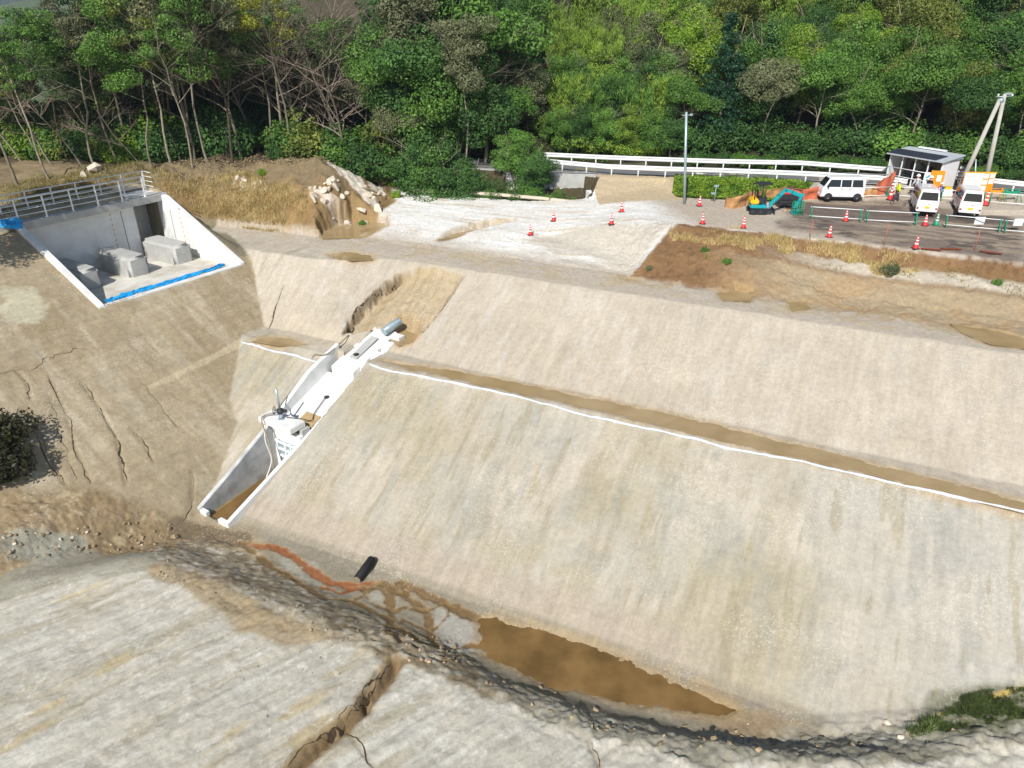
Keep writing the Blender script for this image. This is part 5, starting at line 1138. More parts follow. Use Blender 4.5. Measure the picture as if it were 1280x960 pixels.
net([(1094, 245), (1104, 243), (1114, 240)], [.9, 1.3, 1.6], m_net, 'mesh_fence', 'orange mesh fence rising against the shed beside the worker in yellow', 'mesh fence', seed=10)
# ------------------------------------------------------------------ prefab shed
def shed():
    A0 = P(1168, 249, .1); f = np.array([-.50, .866]); e = np.array([.866, .50]); Lf, Le, Hh = 3.9, 1.9, 2.45
    t = empty('prefab_shed', (*A0[:2], .1), 'grey-roofed prefab shed with open dark front and white end wall', 'shed')
    def Q(a, b, z): p = A0[:2] + f * a + e * b; return np.array([p[0], p[1], .1 + z])
    rzf = math.atan2(f[1], f[0]); rze = math.atan2(e[1], e[0])
    m_in = mat('shed_interior', lin((132, 118, 108)), .8, .2, 2)
    k = MB(); k.box(Q(Lf / 2, Le / 2, .06), (Lf, Le, .12), rz=rzf); k.build('floor', m_in, t, world=True)
    k = MB(); k.box(Q(Lf / 2, Le - .04, Hh / 2), (Lf, .08, Hh), rz=rzf); k.build('back_wall', m_in, t, world=True)
    k = MB(); k.box(Q(.03, Le / 2, Hh / 2), (.06, Le, Hh), rz=rzf); ew = k.build('end_wall', m_white, t, world=True)
    k = MB(); k.box(Q(Lf - .03, Le / 2, Hh / 2), (.06, Le, Hh), rz=rzf); k.build('end_wall', m_white, t, world=True)
    for i in range(5):
        a = .03 + (Lf - .06) * i / 4; k = MB(); k.box(Q(a, -.03, Hh / 2), (.07, .06, Hh), rz=rzf); k.build('front_post', m_alu, t, world=True)
    for z_ in (.5, 1.05, 1.6): k = MB(); k.tube([Q(.9, -.1, z_), Q(Lf, -.1, z_)], .025, 6); k.build('front_rail', m_alu, t, world=True)
    k = MB(); k.box(Q(2.4, .9, 1.1), (1.8, .4, .06), rz=rzf); k.box(Q(2.9, .9, .5), (.5, .4, 1.0), rz=rzf); k.box(Q(1.8, 1.2, 1.5), (.6, .3, .6), rz=rzf); k.build('shelf', m_dark, t, world=True)
    for z0 in (1.35,):
        k = MB(); k.box(Q(2.9, Le - .09, 1.5), (1.0, .02, .7), rz=rzf); k.build('window', m_glass, t, world=True)
    # mono-pitch roof, high at the front
    k = MB(); k.hexa([Q(-.15, -.35, Hh - .0), Q(Lf + .15, -.35, Hh), Q(Lf + .15, Le + .2, Hh + .25), Q(-.15, Le + .2, Hh + .25)], [Q(-.15, -.35, Hh + .08), Q(Lf + .15, -.35, Hh + .08), Q(Lf + .15, Le + .2, Hh + .33), Q(-.15, Le + .2, Hh + .33)])
    rf = k.build('roof', mat('roof_sheet', lin((180, 186, 192)), .5, .08, 3), t, world=True)
    k = MB()
    for i in range(6):
        b0_, b1_ = -.32 + i * .22, -.32 + (i + 1) * .22 - .03
        zz = lambda b: Hh + .085 + (b + .35) / (Le + .55) * .25
        k.hexa([Q(.4, b0_, zz(b0_)), Q(Lf + .1, b0_, zz(b0_)), Q(Lf + .1, b1_, zz(b1_)), Q(.4, b1_, zz(b1_))], [Q(.4, b0_, zz(b0_) + .05), Q(Lf + .1, b0_, zz(b0_) + .05), Q(Lf + .1, b1_, zz(b1_) + .05), Q(.4, b1_, zz(b1_) + .05)])
    o = k.build('dark_roof_panel', m_navy, None); o.parent = rf; o.location = -Vector(t.location)
    k = MB(); k.box(Q(-.07, Le / 2, Hh + .1), (.05, Le + .3, .1), rz=rzf); k.build('eave_trim', m_galv, t, world=True)
    k = MB(); k.box(Q(2.2, Le + .1, Hh + .4), (2.0, .3, .08), rz=rzf); k.build('roof_box', m_alu, t, world=True)
    # banner and orange board leaning on the front corner
    def board(a0, a1, z0, z1, m, name, lab, cat, marks=None):
        c = Q((a0 + a1) / 2, -.16, (z0 + z1) / 2); r = empty(name, Q((a0 + a1) / 2, -.16, z0), lab, cat)
        k = MB(); k.box(c, (abs(a1 - a0), .03, z1 - z0), rz=rzf); k.build('board', m, r, world=True)
        for (ma, mz, mw, mh, mm_) in marks or []:
            k = MB(); k.box(Q(a0 + (a1 - a0) * ma, -.18, z0 + (z1 - z0) * mz), (mw, .016, mh), rz=rzf); k.build('notice' if mw > .2 else 'lettering', mm_, r, world=True)
    return Q, board, rzf
Q_, board_, rzf_ = shed()
def placard(px, py, w_, z0, h_, rz, m, name, lab, cat, marks, z=.1, legs=True):
    g = P(px, py, z); t = empty(name, g, lab, cat, rz=rz)
    k = MB(); k.box((0, 0, z0 + h_ / 2), (w_, .04, h_)); k.build('board', m, t)
    if legs:
        for sx in (-1, 1): k = MB(); k.tube([(sx * w_ * .46, .04, -.1), (sx * w_ * .46, .04, z0 + h_)], .025, 6); k.build('leg', m_alu, t)
    for (a, b, mw, mh, mm_, nm) in marks:
        k = MB(); k.box((a * w_ / 2, -.024, z0 + b * h_), (mw, .012, mh)); k.build(nm, mm_, t)
mk = []
for i in range(5): mk += [(-.2 + .35 * (i % 2), .12 + .17 * i, .16, .09, m_teal, 'lettering'), (.15 - .3 * (i % 2), .18 + .17 * i, .1, .1, m_teal, 'lettering')]
placard(1153, 249, .5, .2, 1.6, R(-22), m_cw, 'banner', 'narrow white banner with teal lettering at the shed corner', 'banner', mk)
placard(1164, 250, .85, .2, 1.75, R(-12), m_orange, 'orange_board', 'tall orange board with one white notice beside the shed', 'board', [(.3, .72, .3, .42, m_cw, 'notice')])
mk = [(-.36, .5, 1.2, 1.38, m_cw, 'map_sheet'), (-.80, .35, .2, .2, m_plateY, 'yellow_mark'), (-.1, .55, .02, .85, m_galv, 'fold_line'), (.0, .96, 2.1, .04, m_plateY, 'top_strip')]
for i, (a, b) in enumerate(((.42, .82), (.42, .56), (.42, .3), (.8, .84), (.8, .6))): mk.append((a, b, .3, .3, m_cw, 'notice'))
for i in range(6): mk.append((-.85 + .13 * i, .80, .08, .05, m_plateY if i % 2 else m_teal, 'lettering'))
placard(1215, 254, 2.0, .55, 1.5, R(-3), m_orange, 'notice_board', 'wide orange notice board covered with white sheets in front of the two concrete poles', 'notice board', mk)
# poles
def pole(pb, pt_px, name, lab, cat, r0, r1, m, zb, extra=None, ztop=None, Ydist=None):
    b = P(*pb, zb); rr_ = ray(*pt_px); D = b[1] / rr_[1] if Ydist is None else Ydist / rr_[1]; tp = np.array([rr_[0] * D, rr_[1] * D, CAMZ + rr_[2] * D])
    t = empty(name, b, lab, cat); MB().tube([b + [0, 0, -.3], tp], [r0, r1], 14).build('shaft', m, t, world=True)
    return t, b, tp
m_pc = mat('concrete_pole', lin((178, 176, 166)), .85, .1, 2)
t, b, tp = pole((856, 256), (858, 140), 'lamp_pole', 'slim grey steel pole with a small crossarm standing by the green bank', 'pole', .10, .075, m_galv, -.05)
k = MB(); k.tube([tp + [-.25, 0, -.2], tp + [.4, 0, -.18]], .03, 6); k.box(tp + [.32, 0, -.16], (.16, .16, .12)); k.build('crossarm', m_galv, t, world=True)
t, b, tp = pole((1228, 246), (1256, 118), 'utility_pole', 'tall pale concrete utility pole behind the notice board at the right', 'utility pole', .17, .11, m_pc, .3)
k = MB(); k.tube([tp + [-.5, 0, -.15], tp + [.6, 0, -.1]], .035, 6); k.box(tp + [.2, 0, .05], (.4, .12, .12)); k.build('crossarm', m_galv, t, world=True)
for dx in (-.4, 0, .5): k = MB(); k.lathe([(.04, 0), (.06, .06), (.03, .14)], 8, c=tp + [dx, 0, -.1]); k.build('insulator', m_cw, t, world=True)
tp0 = tp
t, b, tp = pole((1192, 248), (1250, 124), 'bracing_pole', 'leaning grey concrete pole propping the utility pole from the left', 'bracing pole', .16, .12, m_pc, .3)
k = MB(); k.tube([tp + [-.05, 0, -.1], tp + [.2, 0, -.05]], .16, 10); k.build('clamp', m_galv, t, world=True)
t, b, tp = pole((1219, 246), (1220, 199), 'short_post', 'short grey steel post between the two concrete poles', 'post', .05, .04, m_galv, .3)
# yellow and white small machine behind vans
g = P(1180, 249, .1); t = empty('generator', g, 'small white and yellow generator between the two rear-facing vans', 'generator')
k = MB(); k.box((0, 0, .45), (.8, .5, .5)); k.build('housing', m_cw, t, bevel=.05); k = MB(); k.box((0, 0, .78), (.5, .4, .18)); k.build('tank', m_plateY, t, bevel=.04)
k = MB(); k.tube([(-.45, -.25, .1), (-.45, -.25, .9), (.45, -.25, .9), (.45, -.25, .1)], .025, 6); k.build('frame', m_dark, t)
for sx in (-.3, .3): k = MB(); k.lathe([(.12, -.04), (.12, .04)], 14, c=(sx, -.2, .12), M=np.array(Matrix.Rotation(R(90), 3, 'X'))); k.build('wheel', m_black, t)
# pump/valve in the ground cover
g = G(1009 - 0, 240); g = P(893, 257, -.2) if False else G(893, 252); k = MB(); k.tube([(0, 0, 0), (0, 0, 1.0)], .03, 6); k.box((-.15, 0, .55), (.3, .12, .12)); k.box((0, 0, 1.05), (.3, .1, .14)); o = k.build('stand_pipe', m_galv, bevel=.01); o.location = g; tag(o, 'small standpipe on a post in the green bank right of the lamp pole', 'standpipe')
# lattice pylon high on the hill and distant houses
def pylon():
    rr_ = ray(638, 26); D = 150 / rr_[1]; b = np.array([rr_[0] * D, 150, CAMZ + rr_[2] * D]); t = empty('lattice_pylon', (b[0], b[1], b[2]), 'grey lattice pylon seen through the trees at the top edge', 'pylon')
    h = 9; k = MB()
    for sx, sy in ((-1, -1), (1, -1), (1, 1), (-1, 1)): k.tube([(sx * .8, sy * .8, -4), (sx * .3, sy * .3, h)], .07, 5)
    k.build('legs', m_galv, t); k = MB()
    for i in range(10):
        z0, z1 = -3.5 + i * 1.2, -2.3 + i * 1.2; w0 = .8 - .5 * (z0 + 4) / 13; w1 = .8 - .5 * (z1 + 4) / 13
        for sy in (-1, 1): k.tube([(-w0, sy * w0, z0), (w1, sy * w1, z1)], .04, 4); k.tube([(w0, sy * w0, z0), (-w1, sy * w1, z1)], .04, 4)
        for sx in (-1, 1): k.tube([(sx * w0, -w0, z0), (sx * w1, w1, z1)], .04, 4)
    k.build('bracing', m_galv, t)
pylon()
m_hw = mat('far_wall_white', (.74, .75, .76), .8, .06, .3); m_hr = mat('far_roof_grey', lin((150, 160, 172)), .7, .1, .3); m_hd = mat('far_window', (.1, .12, .15), .3)
for (px, py, w_, h_, d_, lab) in ((55, 60, 16, 4, 330, 'long white building far off, lower one seen past the left trees'), (28, 58, 9, 3.5, 350, 'small white building far off left of the long one'), (35, 42, 12, 4, 460, 'pale building far off above the long white one'), (88, 46, 18, 5, 500, 'wide grey-roofed building far off to the right of the others'), (98, 60, 7, 3, 340, 'small pale building far off showing between branches')):
    rr_ = ray(px, py); D = d_ / rr_[1]; p = np.array([rr_[0] * D, d_, CAMZ + rr_[2] * D]); t = empty('far_building', p, lab, 'building', 'distant buildings on the plain')
    k = MB(); k.box((0, 0, h_ / 2 - 2), (w_, 8, h_ + 4)); k.build('wall', m_hw, t)
    k = MB(); k.hexa([(-w_ / 2 - .3, -4.3, h_), (w_ / 2 + .3, -4.3, h_), (w_ / 2 + .3, 4.3, h_), (-w_ / 2 - .3, 4.3, h_)], [(-w_ / 2, -.5, h_ + 1.2), (w_ / 2, -.5, h_ + 1.2), (w_ / 2, .5, h_ + 1.2), (-w_ / 2, .5, h_ + 1.2)]); k.build('roof', m_hr, t)
    for i in range(int(w_ / 3)): k = MB(); k.box((-w_ / 2 + 1.6 + i * 3, -4.03, h_ * .55), (1.2, .08, 1.1)); k.build('window', m_hd, t)
# ------------------------------------------------------------------ people
def person(px, py, yaw, top, trousers, lab, pose='stand', vest=None, z=None):
    g = G(px, py) if z is None else P(px, py, z); t = empty('person', g, lab, 'person', rz=yaw)
    skin = mat('skin', lin((214, 160, 130)), .6, .05, 9)
    def sk(name, V_, E_, Rr, m, sub=2):
        me_ = bpy.data.meshes.new(name); me_.from_pydata([tuple(v) for v in V_], E_, []); me_.materials.append(m)
        bm = bmesh.new(); bm.from_mesh(me_); ly = bm.verts.layers.skin.verify(); bm.verts.ensure_lookup_table()
        for i, v in enumerate(bm.verts): v[ly].radius = (Rr[i], Rr[i] * (.8 if name in ('body', 'shirt', 'vest') and i < 4 else 1)); v[ly].use_root = (i == 0)
        bm.to_mesh(me_); bm.free(); o = bpy.data.objects.new(name, me_); COL.objects.link(o); o.parent = t
        mo_ = o.modifiers.new('skin', 'SKIN'); mo_.use_smooth_shade = True; s2 = o.modifiers.new('sub', 'SUBSURF'); s2.levels = s2.render_levels = sub; return o
    if pose == 'walk': lf, rf_, la, ra = (.18, .1), (-.22, -.1), (-.12, .05), (.15, .12)
    elif pose == 'reach': lf, rf_, la, ra = (.02, .1), (.0, -.1), (.38, .3), (.1, .05)
    else: lf, rf_, la, ra = (.05, .12), (-.05, -.12), (.22, .2), (.1, .15)
    V_ = [(0, 0, .94), (0, 0, 1.12), (.01, 0, 1.32), (.02, 0, 1.43), (.03, 0, 1.50), (.045, 0, 1.60), (.04, 0, 1.68),
          (.0, .19, 1.38), (la[1] * .3, .27, 1.12), (la[0], .25, .93 + max(0, la[0] - .2)), (la[0] + .06, .24, .88 + max(0, la[0] - .2) * 1.3),
          (.0, -.19, 1.38), (ra[1] * .3, -.27, 1.12), (ra[0], -.25, .93), (ra[0] + .05, -.24, .86),
          (0, .10, .88), (lf[0] * .7, .11, .50), (lf[0], .12, .08), (lf[0] + .16, .13, .04),
          (0, -.10, .88), (rf_[0] * .5, -.11, .50), (rf_[0], -.12, .08), (rf_[0] + .16, -.13, .04)]
    E_ = [(0, 1), (1, 2), (2, 3), (3, 4), (4, 5), (5, 6), (3, 7), (7, 8), (8, 9), (9, 10), (3, 11), (11, 12), (12, 13), (13, 14), (0, 15), (15, 16), (16, 17), (17, 18), (0, 19), (19, 20), (20, 21), (21, 22)]
    Rr = [.13, .12, .14, .09, .055, .10, .085, .065, .05, .036, .036, .065, .05, .036, .036, .085, .06, .042, .04, .085, .06, .042, .04]
    # fingers as short chains from each palm
    for h_, sgn in ((10, 1), (14, -1)):
        p = np.array(V_[h_])
        for i in range(4): V_ += [tuple(p + [.02 * i - .03, 0, -.03]), tuple(p + [.02 * i - .025, 0, -.075 - .008 * (1.5 - abs(i - 1.5))])]; n_ = len(V_); E_ += [(h_, n_ - 2), (n_ - 2, n_ - 1)]; Rr += [.012, .009]
        V_ += [tuple(p + [.05, -.02 * sgn, -.02])]; E_ += [(h_, len(V_) - 1)]; Rr += [.011]
    sk('body', V_, E_, Rr, skin)
    sk('shirt', [V_[i] for i in (0, 1, 2, 3, 7, 8, 9, 11, 12, 13)], [(0, 1), (1, 2), (2, 3), (3, 4), (4, 5), (5, 6), (3, 7), (7, 8), (8, 9)], [.15, .145, .165, .11, .085, .068, .052, .085, .068, .052], top)
    sk('trousers', [V_[i] for i in (0, 15, 16, 17, 19, 20, 21)], [(0, 1), (1, 2), (2, 3), (0, 4), (4, 5), (5, 6)], [.155, .105, .08, .06, .105, .08, .06], trousers)
    for k_ in (18, 22):
        a = np.array(V_[k_ - 1]); k = MB(); k.box(a + [.09, 0, -.035], (.30, .11, .10)); k.build('shoe', m_black, t, bevel=.03)
    if vest: sk('vest', [V_[i] for i in (0, 1, 2)] + [(.01, 0, 1.42)], [(0, 1), (1, 2), (2, 3)], [.168, .162, .18, .15], vest)
    k = MB(); k.lathe([(.165, 1.66), (.14, 1.665), (.14, 1.72), (.125, 1.77), (.08, 1.81), (.02, 1.825)], 18, c=(.035, 0, 0)); k.box((.17, 0, 1.668), (.1, .2, .015)); k.build('helmet', m_cw, t)
    k = MB(); k.lathe([(.012, -.012), (.016, 0), (.012, .012)], 8, c=(.135, .035, 1.61)); k.lathe([(.012, -.012), (.016, 0), (.012, .012)], 8, c=(.135, -.035, 1.61)); k.build('eyes', m_black, t)
    k = MB(); k.box((.148, 0, 1.585), (.03, .022, .045)); k.box((.14, 0, 1.545), (.012, .05, .012)); k.build('nose_and_mouth', skin, t, bevel=.004)
    k = MB(); 
    for sy in (-1, 1): k.box((.045, sy * .105, 1.6), (.04, .02, .06))
    k.build('ears', skin, t, bevel=.006)
    t.scale = (.86, .86, .86); return t
m_vy = mat('hi_vis_yellow', lin((222, 236, 30)), .6, .05, 6); m_trs = mat('grey_trousers', lin((70, 72, 84)), .8, .1, 6); m_blk = mat('black_shirt', lin((34, 36, 46)), .8, .1, 6); m_blu = mat('blue_workwear', lin((40, 90, 170)), .8, .1, 6); m_lg = mat('pale_workwear', lin((200, 204, 214)), .8, .08, 6)
person(1119, 254, R(160), m_vy, m_trs, 'person in yellow hi-vis top and white helmet walking beside the plain red cone', 'walk', m_vy)
person(1157, 249, R(20), m_blk, m_trs, 'person in a black shirt and white helmet reaching towards the orange board', 'reach')
person(1113, 248, R(190), m_lg, m_trs, 'person in pale clothes crouching behind the worker in yellow', 'stand').scale = (.68, .68, .56)
person(1142, 247, R(100), m_lg, m_trs, 'person in a white helmet standing just behind the middle van', 'stand')
person(1173, 250, R(200), m_blu, m_trs, 'person in blue workwear bent between the two rear-facing vans', 'stand').scale = (.76, .76, .64)
person(1195, 236, R(240), m_lg, m_trs, 'person in white helmet behind the leaning pole near the shed end wall', 'stand', z=.3)
# ------------------------------------------------------------------ foliage
def quads(c, d1, d2):
    """leaf quads from centres and two half-axes"""
    V = np.stack([c - d1, c + d2 * .9, c + d1, c - d2], 1).reshape(-1, 3); F = np.arange(len(V)).reshape(-1, 4); return V, F
def rand_dirs(rg, n):
    v = rg.normal(size=(n, 3)); return v / np.linalg.norm(v, axis=1)[:, None]
def leaves_on(rg, cen, rad, n, size, droop=0, elong=1.0, flat=1.0):
    """leaves spread through clumps: cen (m,3), rad (m,3)"""
    m_ = len(cen); w_ = (rad.prod(1)) ** (2 / 3); k = rg.choice(m_, n, p=w_ / w_.sum())
    d = rand_dirs(rg, n); rr_ = rg.uniform(.55, 1.06, n) ** .6
    c = cen[k] + d * rad[k] * rr_[:, None]
    nrm = d * .9 + rand_dirs(rg, n) * .8 + np.array([0, 0, .35]); nrm /= np.linalg.norm(nrm, axis=1)[:, None]
    t1 = np.cross(nrm, rand_dirs(rg, n)); t1 /= np.linalg.norm(t1, axis=1)[:, None] + 1e-9; t2 = np.cross(nrm, t1)
    if droop: t1 = t1 * .6 + np.array([0, 0, -droop]); t1 /= np.linalg.norm(t1, axis=1)[:, None]; t2 = np.cross(nrm, t1)
    s1 = size * rg.uniform(.6, 1.35, n)[:, None]
    return quads(c, t1 * s1 * elong, t2 * s1 * .55)
def crown_mesh(seed, kind):
    rg = np.random.default_rng(seed)
    if kind == 'broad':
        R0 = 2.9; n = 34; d = rand_dirs(rg, n); d[:, 2] = np.abs(d[:, 2]) * 1.1 - .35; cen = d * np.array([R0, R0, R0 * .95]) * rg.uniform(.45, .95, n)[:, None]; cen[:, 2] += 5.6; rad = np.stack([rg.uniform(.6, 1.25, n)] * 3, 1) * np.array([1, 1, .72]); return leaves_on(rg, cen, rad, 15000, .09)
    if kind == 'bushy':
        n = 44; d = rand_dirs(rg, n); cen = d * np.array([2.5, 2.5, 2.7]) * rg.uniform(.35, .98, n)[:, None]; cen[:, 2] += 3.4; cen[:, 2] = np.maximum(cen[:, 2], .6); rad = np.stack([rg.uniform(.55, 1.15, n)] * 3, 1) * np.array([1, 1, .7]); return leaves_on(rg, cen, rad, 20000, .084)
    if kind == 'tall':
        n = 30; d = rand_dirs(rg, n); cen = d * np.array([2.1, 2.1, 3.6]) * rg.uniform(.35, .98, n)[:, None]; cen[:, 2] += 8.6; rad = np.stack([rg.uniform(.55, 1.1, n)] * 3, 1) * np.array([1, 1, .6]); return leaves_on(rg, cen, rad, 12000, .085)
    if kind == 'sparse':
        n = 22; d = rand_dirs(rg, n); cen = d * np.array([2.0, 2.0, 3.4]) * rg.uniform(.4, 1.0, n)[:, None]; cen[:, 2] += 8.6; rad = np.stack([rg.uniform(.4, .85, n)] * 3, 1) * np.array([1, 1, .5]); return leaves_on(rg, cen, rad, 4200, .08)
    if kind == 'bamboo':
        cs = []; n = 30
        for i in range(n):
            a = rg.uniform(0, 2 * math.pi); r0 = rg.uniform(0, 1.9); top = rg.uniform(5.2, 8.2); b = np.array([math.cos(a) * r0, math.sin(a) * r0]); out = rg.uniform(.6, 2.2)
            for t in np.linspace(.12, 1, 11):
                p = np.array([b[0] + math.cos(a) * out * t ** 2.4, b[1] + math.sin(a) * out * t ** 2.4, top * (t - .16 * max(0, t - .6) * 3 * t)]); cs.append(p)
        cen = np.array(cs); rad = np.full((len(cen), 3), .42) * rg.uniform(.7, 1.3, (len(cen), 1)); return leaves_on(rg, cen, rad, 10500, .085, droop=.9, elong=1.9)
    if kind == 'conifer':
        cs = []; rs = []; Hh = 9.5
        for z_ in np.arange(1.6, Hh, .42):
            r_ = (1 - (z_ / Hh) ** 1.15) * 3.0 + .12; nb = max(4, int(r_ * 5))
            for k in range(nb):
                a = rg.uniform(0, 2 * math.pi)
                for f in (.45, .75, 1.0): cs.append((math.cos(a) * r_ * f * rg.uniform(.85, 1.1), math.sin(a) * r_ * f, z_ - .35 * f * r_ / 2 + rg.uniform(-.15, .15))); rs.append(.34 + .12 * (1 - f))
        cen = np.array(cs); rad = np.stack([rs, rs, np.array(rs) * .45], 1); return leaves_on(rg, cen, rad, 13000, .085, elong=1.3)
    if kind == 'shrub':
        n = 14; d = rand_dirs(rg, n); d[:, 2] = np.abs(d[:, 2]); cen = d * np.array([.85, .85, .75]) * rg.uniform(.3, .9, n)[:, None]; cen[:, 2] += .25; rad = np.stack([rg.uniform(.3, .5, n)] * 3, 1); return leaves_on(rg, cen, rad, 3200, .06)
    if kind == 'vine':
        n = 26; d = rand_dirs(rg, n); d[:, 2] = np.abs(d[:, 2]); cen = d * np.array([2.4, 1.6, 1.1]) * rg.uniform(.2, 1, n)[:, None]; rad = np.stack([rg.uniform(.4, .8, n)] * 3, 1) * np.array([1, 1, .6]); return leaves_on(rg, cen, rad, 7000, .08)
def limb(rg, p, d, L, r, depth, out, spread=.6, grav=0.0):
    n = 4; pts = [p]; rad = [r]; q = p.copy(); dd = d.copy()
    for i in range(n):
        dd = dd + rg.normal(size=3) * .10 + np.array([0, 0, grav]); dd /= np.linalg.norm(dd); q = q + dd * L / n; pts.append(q.copy()); rad.append(r * (1 - .62 * (i + 1) / n))
    out.append((pts, rad))
    if depth <= 0: return
    for k in range(rg.integers(2, 4) + (depth < 3)):
        t = rg.uniform(.35, 1); i = min(n - 1, int(t * n)); b = pts[i] + (pts[i + 1] - pts[i]) * (t * n - i); nd = dd * .75 + rand_dirs(rg, 1)[0] * spread + np.array([0, 0, .12]); nd /= np.linalg.norm(nd)
        limb(rg, b, nd, L * rg.uniform(.5, .75), r * (1 - .6 * t) * .62, depth - 1, out, spread, grav)
def tubes_mesh(segs, big=.03):
    V = []; F = []
    k = MB()
    for pts, rad in segs: k.tube(pts, rad, 6 if rad[0] > big else 3, caps=False)
    return k
def trunk_mesh(seed, Hh, r, limbs=5, depth=1, lean=.0, clear=.5, wob=.12):
    rg = np.random.default_rng(seed); segs = []; pts = []; rad = []; p = np.zeros(3); p[2] = -.5; d = np.array([rg.normal() * lean, rg.normal() * lean, 1.0])
    n = 9
    for i in range(n + 1):
        pts.append(p.copy()); rad.append(r * (1.25 if i == 0 else 1) * (1 - .8 * i / n)); d = d + np.array([rg.normal() * wob, rg.normal() * wob, 0]); d /= np.linalg.norm(d); p = p + d * (Hh + .5) / n
    segs.append((pts, rad))
    for k in range(limbs):
        t = rg.uniform(clear, .95); i = min(n - 1, int(t * n)); a = rg.uniform(0, 6.28); nd = np.array([math.cos(a), math.sin(a), rg.uniform(.35, 1.1)]); nd /= np.linalg.norm(nd)
        limb(rg, pts[i].copy(), nd, Hh * rg.uniform(.18, .34), rad[i] * .6, depth, segs, .55)
    return tubes_mesh(segs)
def bare_mesh(seed, Hh):
    rg = np.random.default_rng(seed); segs = []; pts = []; rad = []; p = np.array([0, 0, -.4]); d = np.array([rg.normal() * .1, 0, 1.0]); n = 8; r = .11
    for i in range(n + 1):
        pts.append(p.copy()); rad.append(r * (1 - .7 * i / n)); d = d + rg.normal(size=3) * np.array([.1, .1, 0]); d /= np.linalg.norm(d); p = p + d * Hh * .75 / n
    segs.append((pts, rad)); trunk = tubes_mesh(segs); segs = []
    for k in range(11):
        i = rg.integers(3, n + 1); a = rg.uniform(0, 6.28); nd = np.array([math.cos(a), math.sin(a), rg.uniform(.4, 1.2)]); nd /= np.linalg.norm(nd)
        limb(rg, pts[i].copy(), nd, Hh * rg.uniform(.2, .36), rad[min(i, n)] * .6, 3, segs, .62)
    return trunk, tubes_mesh(segs, .02)
LM = {'mid': leafmat('leaf_mid_green', lin((94, 138, 58)), yel=lin((120, 162, 70))), 'dark': leafmat('leaf_dark_green', lin((66, 106, 52)), yel=lin((90, 130, 62))), 'bamboo': leafmat('leaf_bamboo', lin((116, 156, 54)), .3, yel=lin((154, 178, 72))),
      'olive': leafmat('leaf_olive', lin((110, 130, 60)), yel=lin((144, 152, 70))), 'bright': leafmat('leaf_bright', lin((110, 160, 50)), yel=lin((158, 184, 64))), 'fir': leafmat('leaf_fir', lin((46, 88, 60)), .3, yel=lin((66, 112, 76))), 'grey': leafmat('leaf_grey_green', lin((110, 122, 84)), yel=lin((142, 146, 106))), 'yellow': leafmat('leaf_yellow', lin((136, 150, 48)), yel=lin((160, 160, 52))), 'dusk': leafmat('leaf_dusk', lin((58, 62, 38)), yel=lin((84, 84, 50)))}
CACHE = {}
def crown_me(kind, var):
    if (kind, var) not in CACHE:
        V, F = crown_mesh({'broad': 10, 'bushy': 20, 'tall': 30, 'sparse': 50, 'bamboo': 70, 'conifer': 90, 'shrub': 110, 'vine': 130}[kind] + var, kind)
        o = npmesh('crown', V, F, LM['mid']); CACHE[(kind, var)] = o.data; bpy.data.objects.remove(o)
    return CACHE[(kind, var)]
def trunk_me(kind, var):
    key = ('t' + kind, var)
    if key not in CACHE:
        if kind in ('broad', 'bushy'): k = trunk_mesh(200 + var, 6.6, .12, 7, 1, .05, .35)
        elif kind in ('tall', 'sparse'): k = trunk_mesh(220 + var, 11.2, .085, 10, 2, .06, .45)
        elif kind == 'conifer': k = trunk_mesh(240, 9.3, .17, 4, 0, .0, .5, .02)
        elif kind == 'bamboo':
            rg = np.random.default_rng(5); k = MB()
            for i in range(14): a = rg.uniform(0, 6.28); r0 = rg.uniform(0, 1.2); k.tube([(math.cos(a) * r0, math.sin(a) * r0, -.3), (math.cos(a) * r0 * 1.1, math.sin(a) * r0 * 1.1, 4.5), (math.cos(a) * (r0 + .6), math.sin(a) * (r0 + .6), 6.5)], [.04, .035, .015], 5, caps=False)
        else:
            rg = np.random.default_rng(6); k = MB()
            for i in range(6): a = rg.uniform(0, 6.28); k.tube([(0, 0, -.2), (math.cos(a) * .5, math.sin(a) * .5, .7)], [.03, .012], 5, caps=False)
        o = k.build('trunk', m_bark); CACHE[key] = o.data; bpy.data.objects.remove(o)
    return CACHE[key]
def where_(px):
    for lim, s in ((60, 'over the far left end of the spillway railing'), (130, 'above the left half of the spillway railing'), (200, 'above the right end of the spillway railing'), (265, 'just right of the spillway bridge'), (330, 'behind the dry grass of the mound'), (400, 'behind the middle of the earth mound'), (470, 'behind the rocky end of the mound'), (530, 'behind the tree stump'), (600, 'behind the far left corner of the crest'), (660, 'beside the left end of the guardrails'), (720, 'above the left stretch of guardrail'), (780, 'above the retaining wall'), (850, 'above the dirt ramp'), (910, 'just right of the lamp pole'), (970, 'above the excavator'), (1030, 'above the orange mesh fence'), (1090, 'above the side-on van'), (1150, 'above the left part of the shed'), (1210, 'above the notice board')):
        if px < lim: return s
    return 'beyond the utility pole'
KW = {'dusk': 'dark brownish green', 'mid': 'mid green', 'dark': 'dark green', 'bamboo': 'yellow-green', 'olive': 'olive', 'bright': 'bright green', 'fir': 'deep blue-green', 'grey': 'grey-green', 'yellow': 'yellow'}
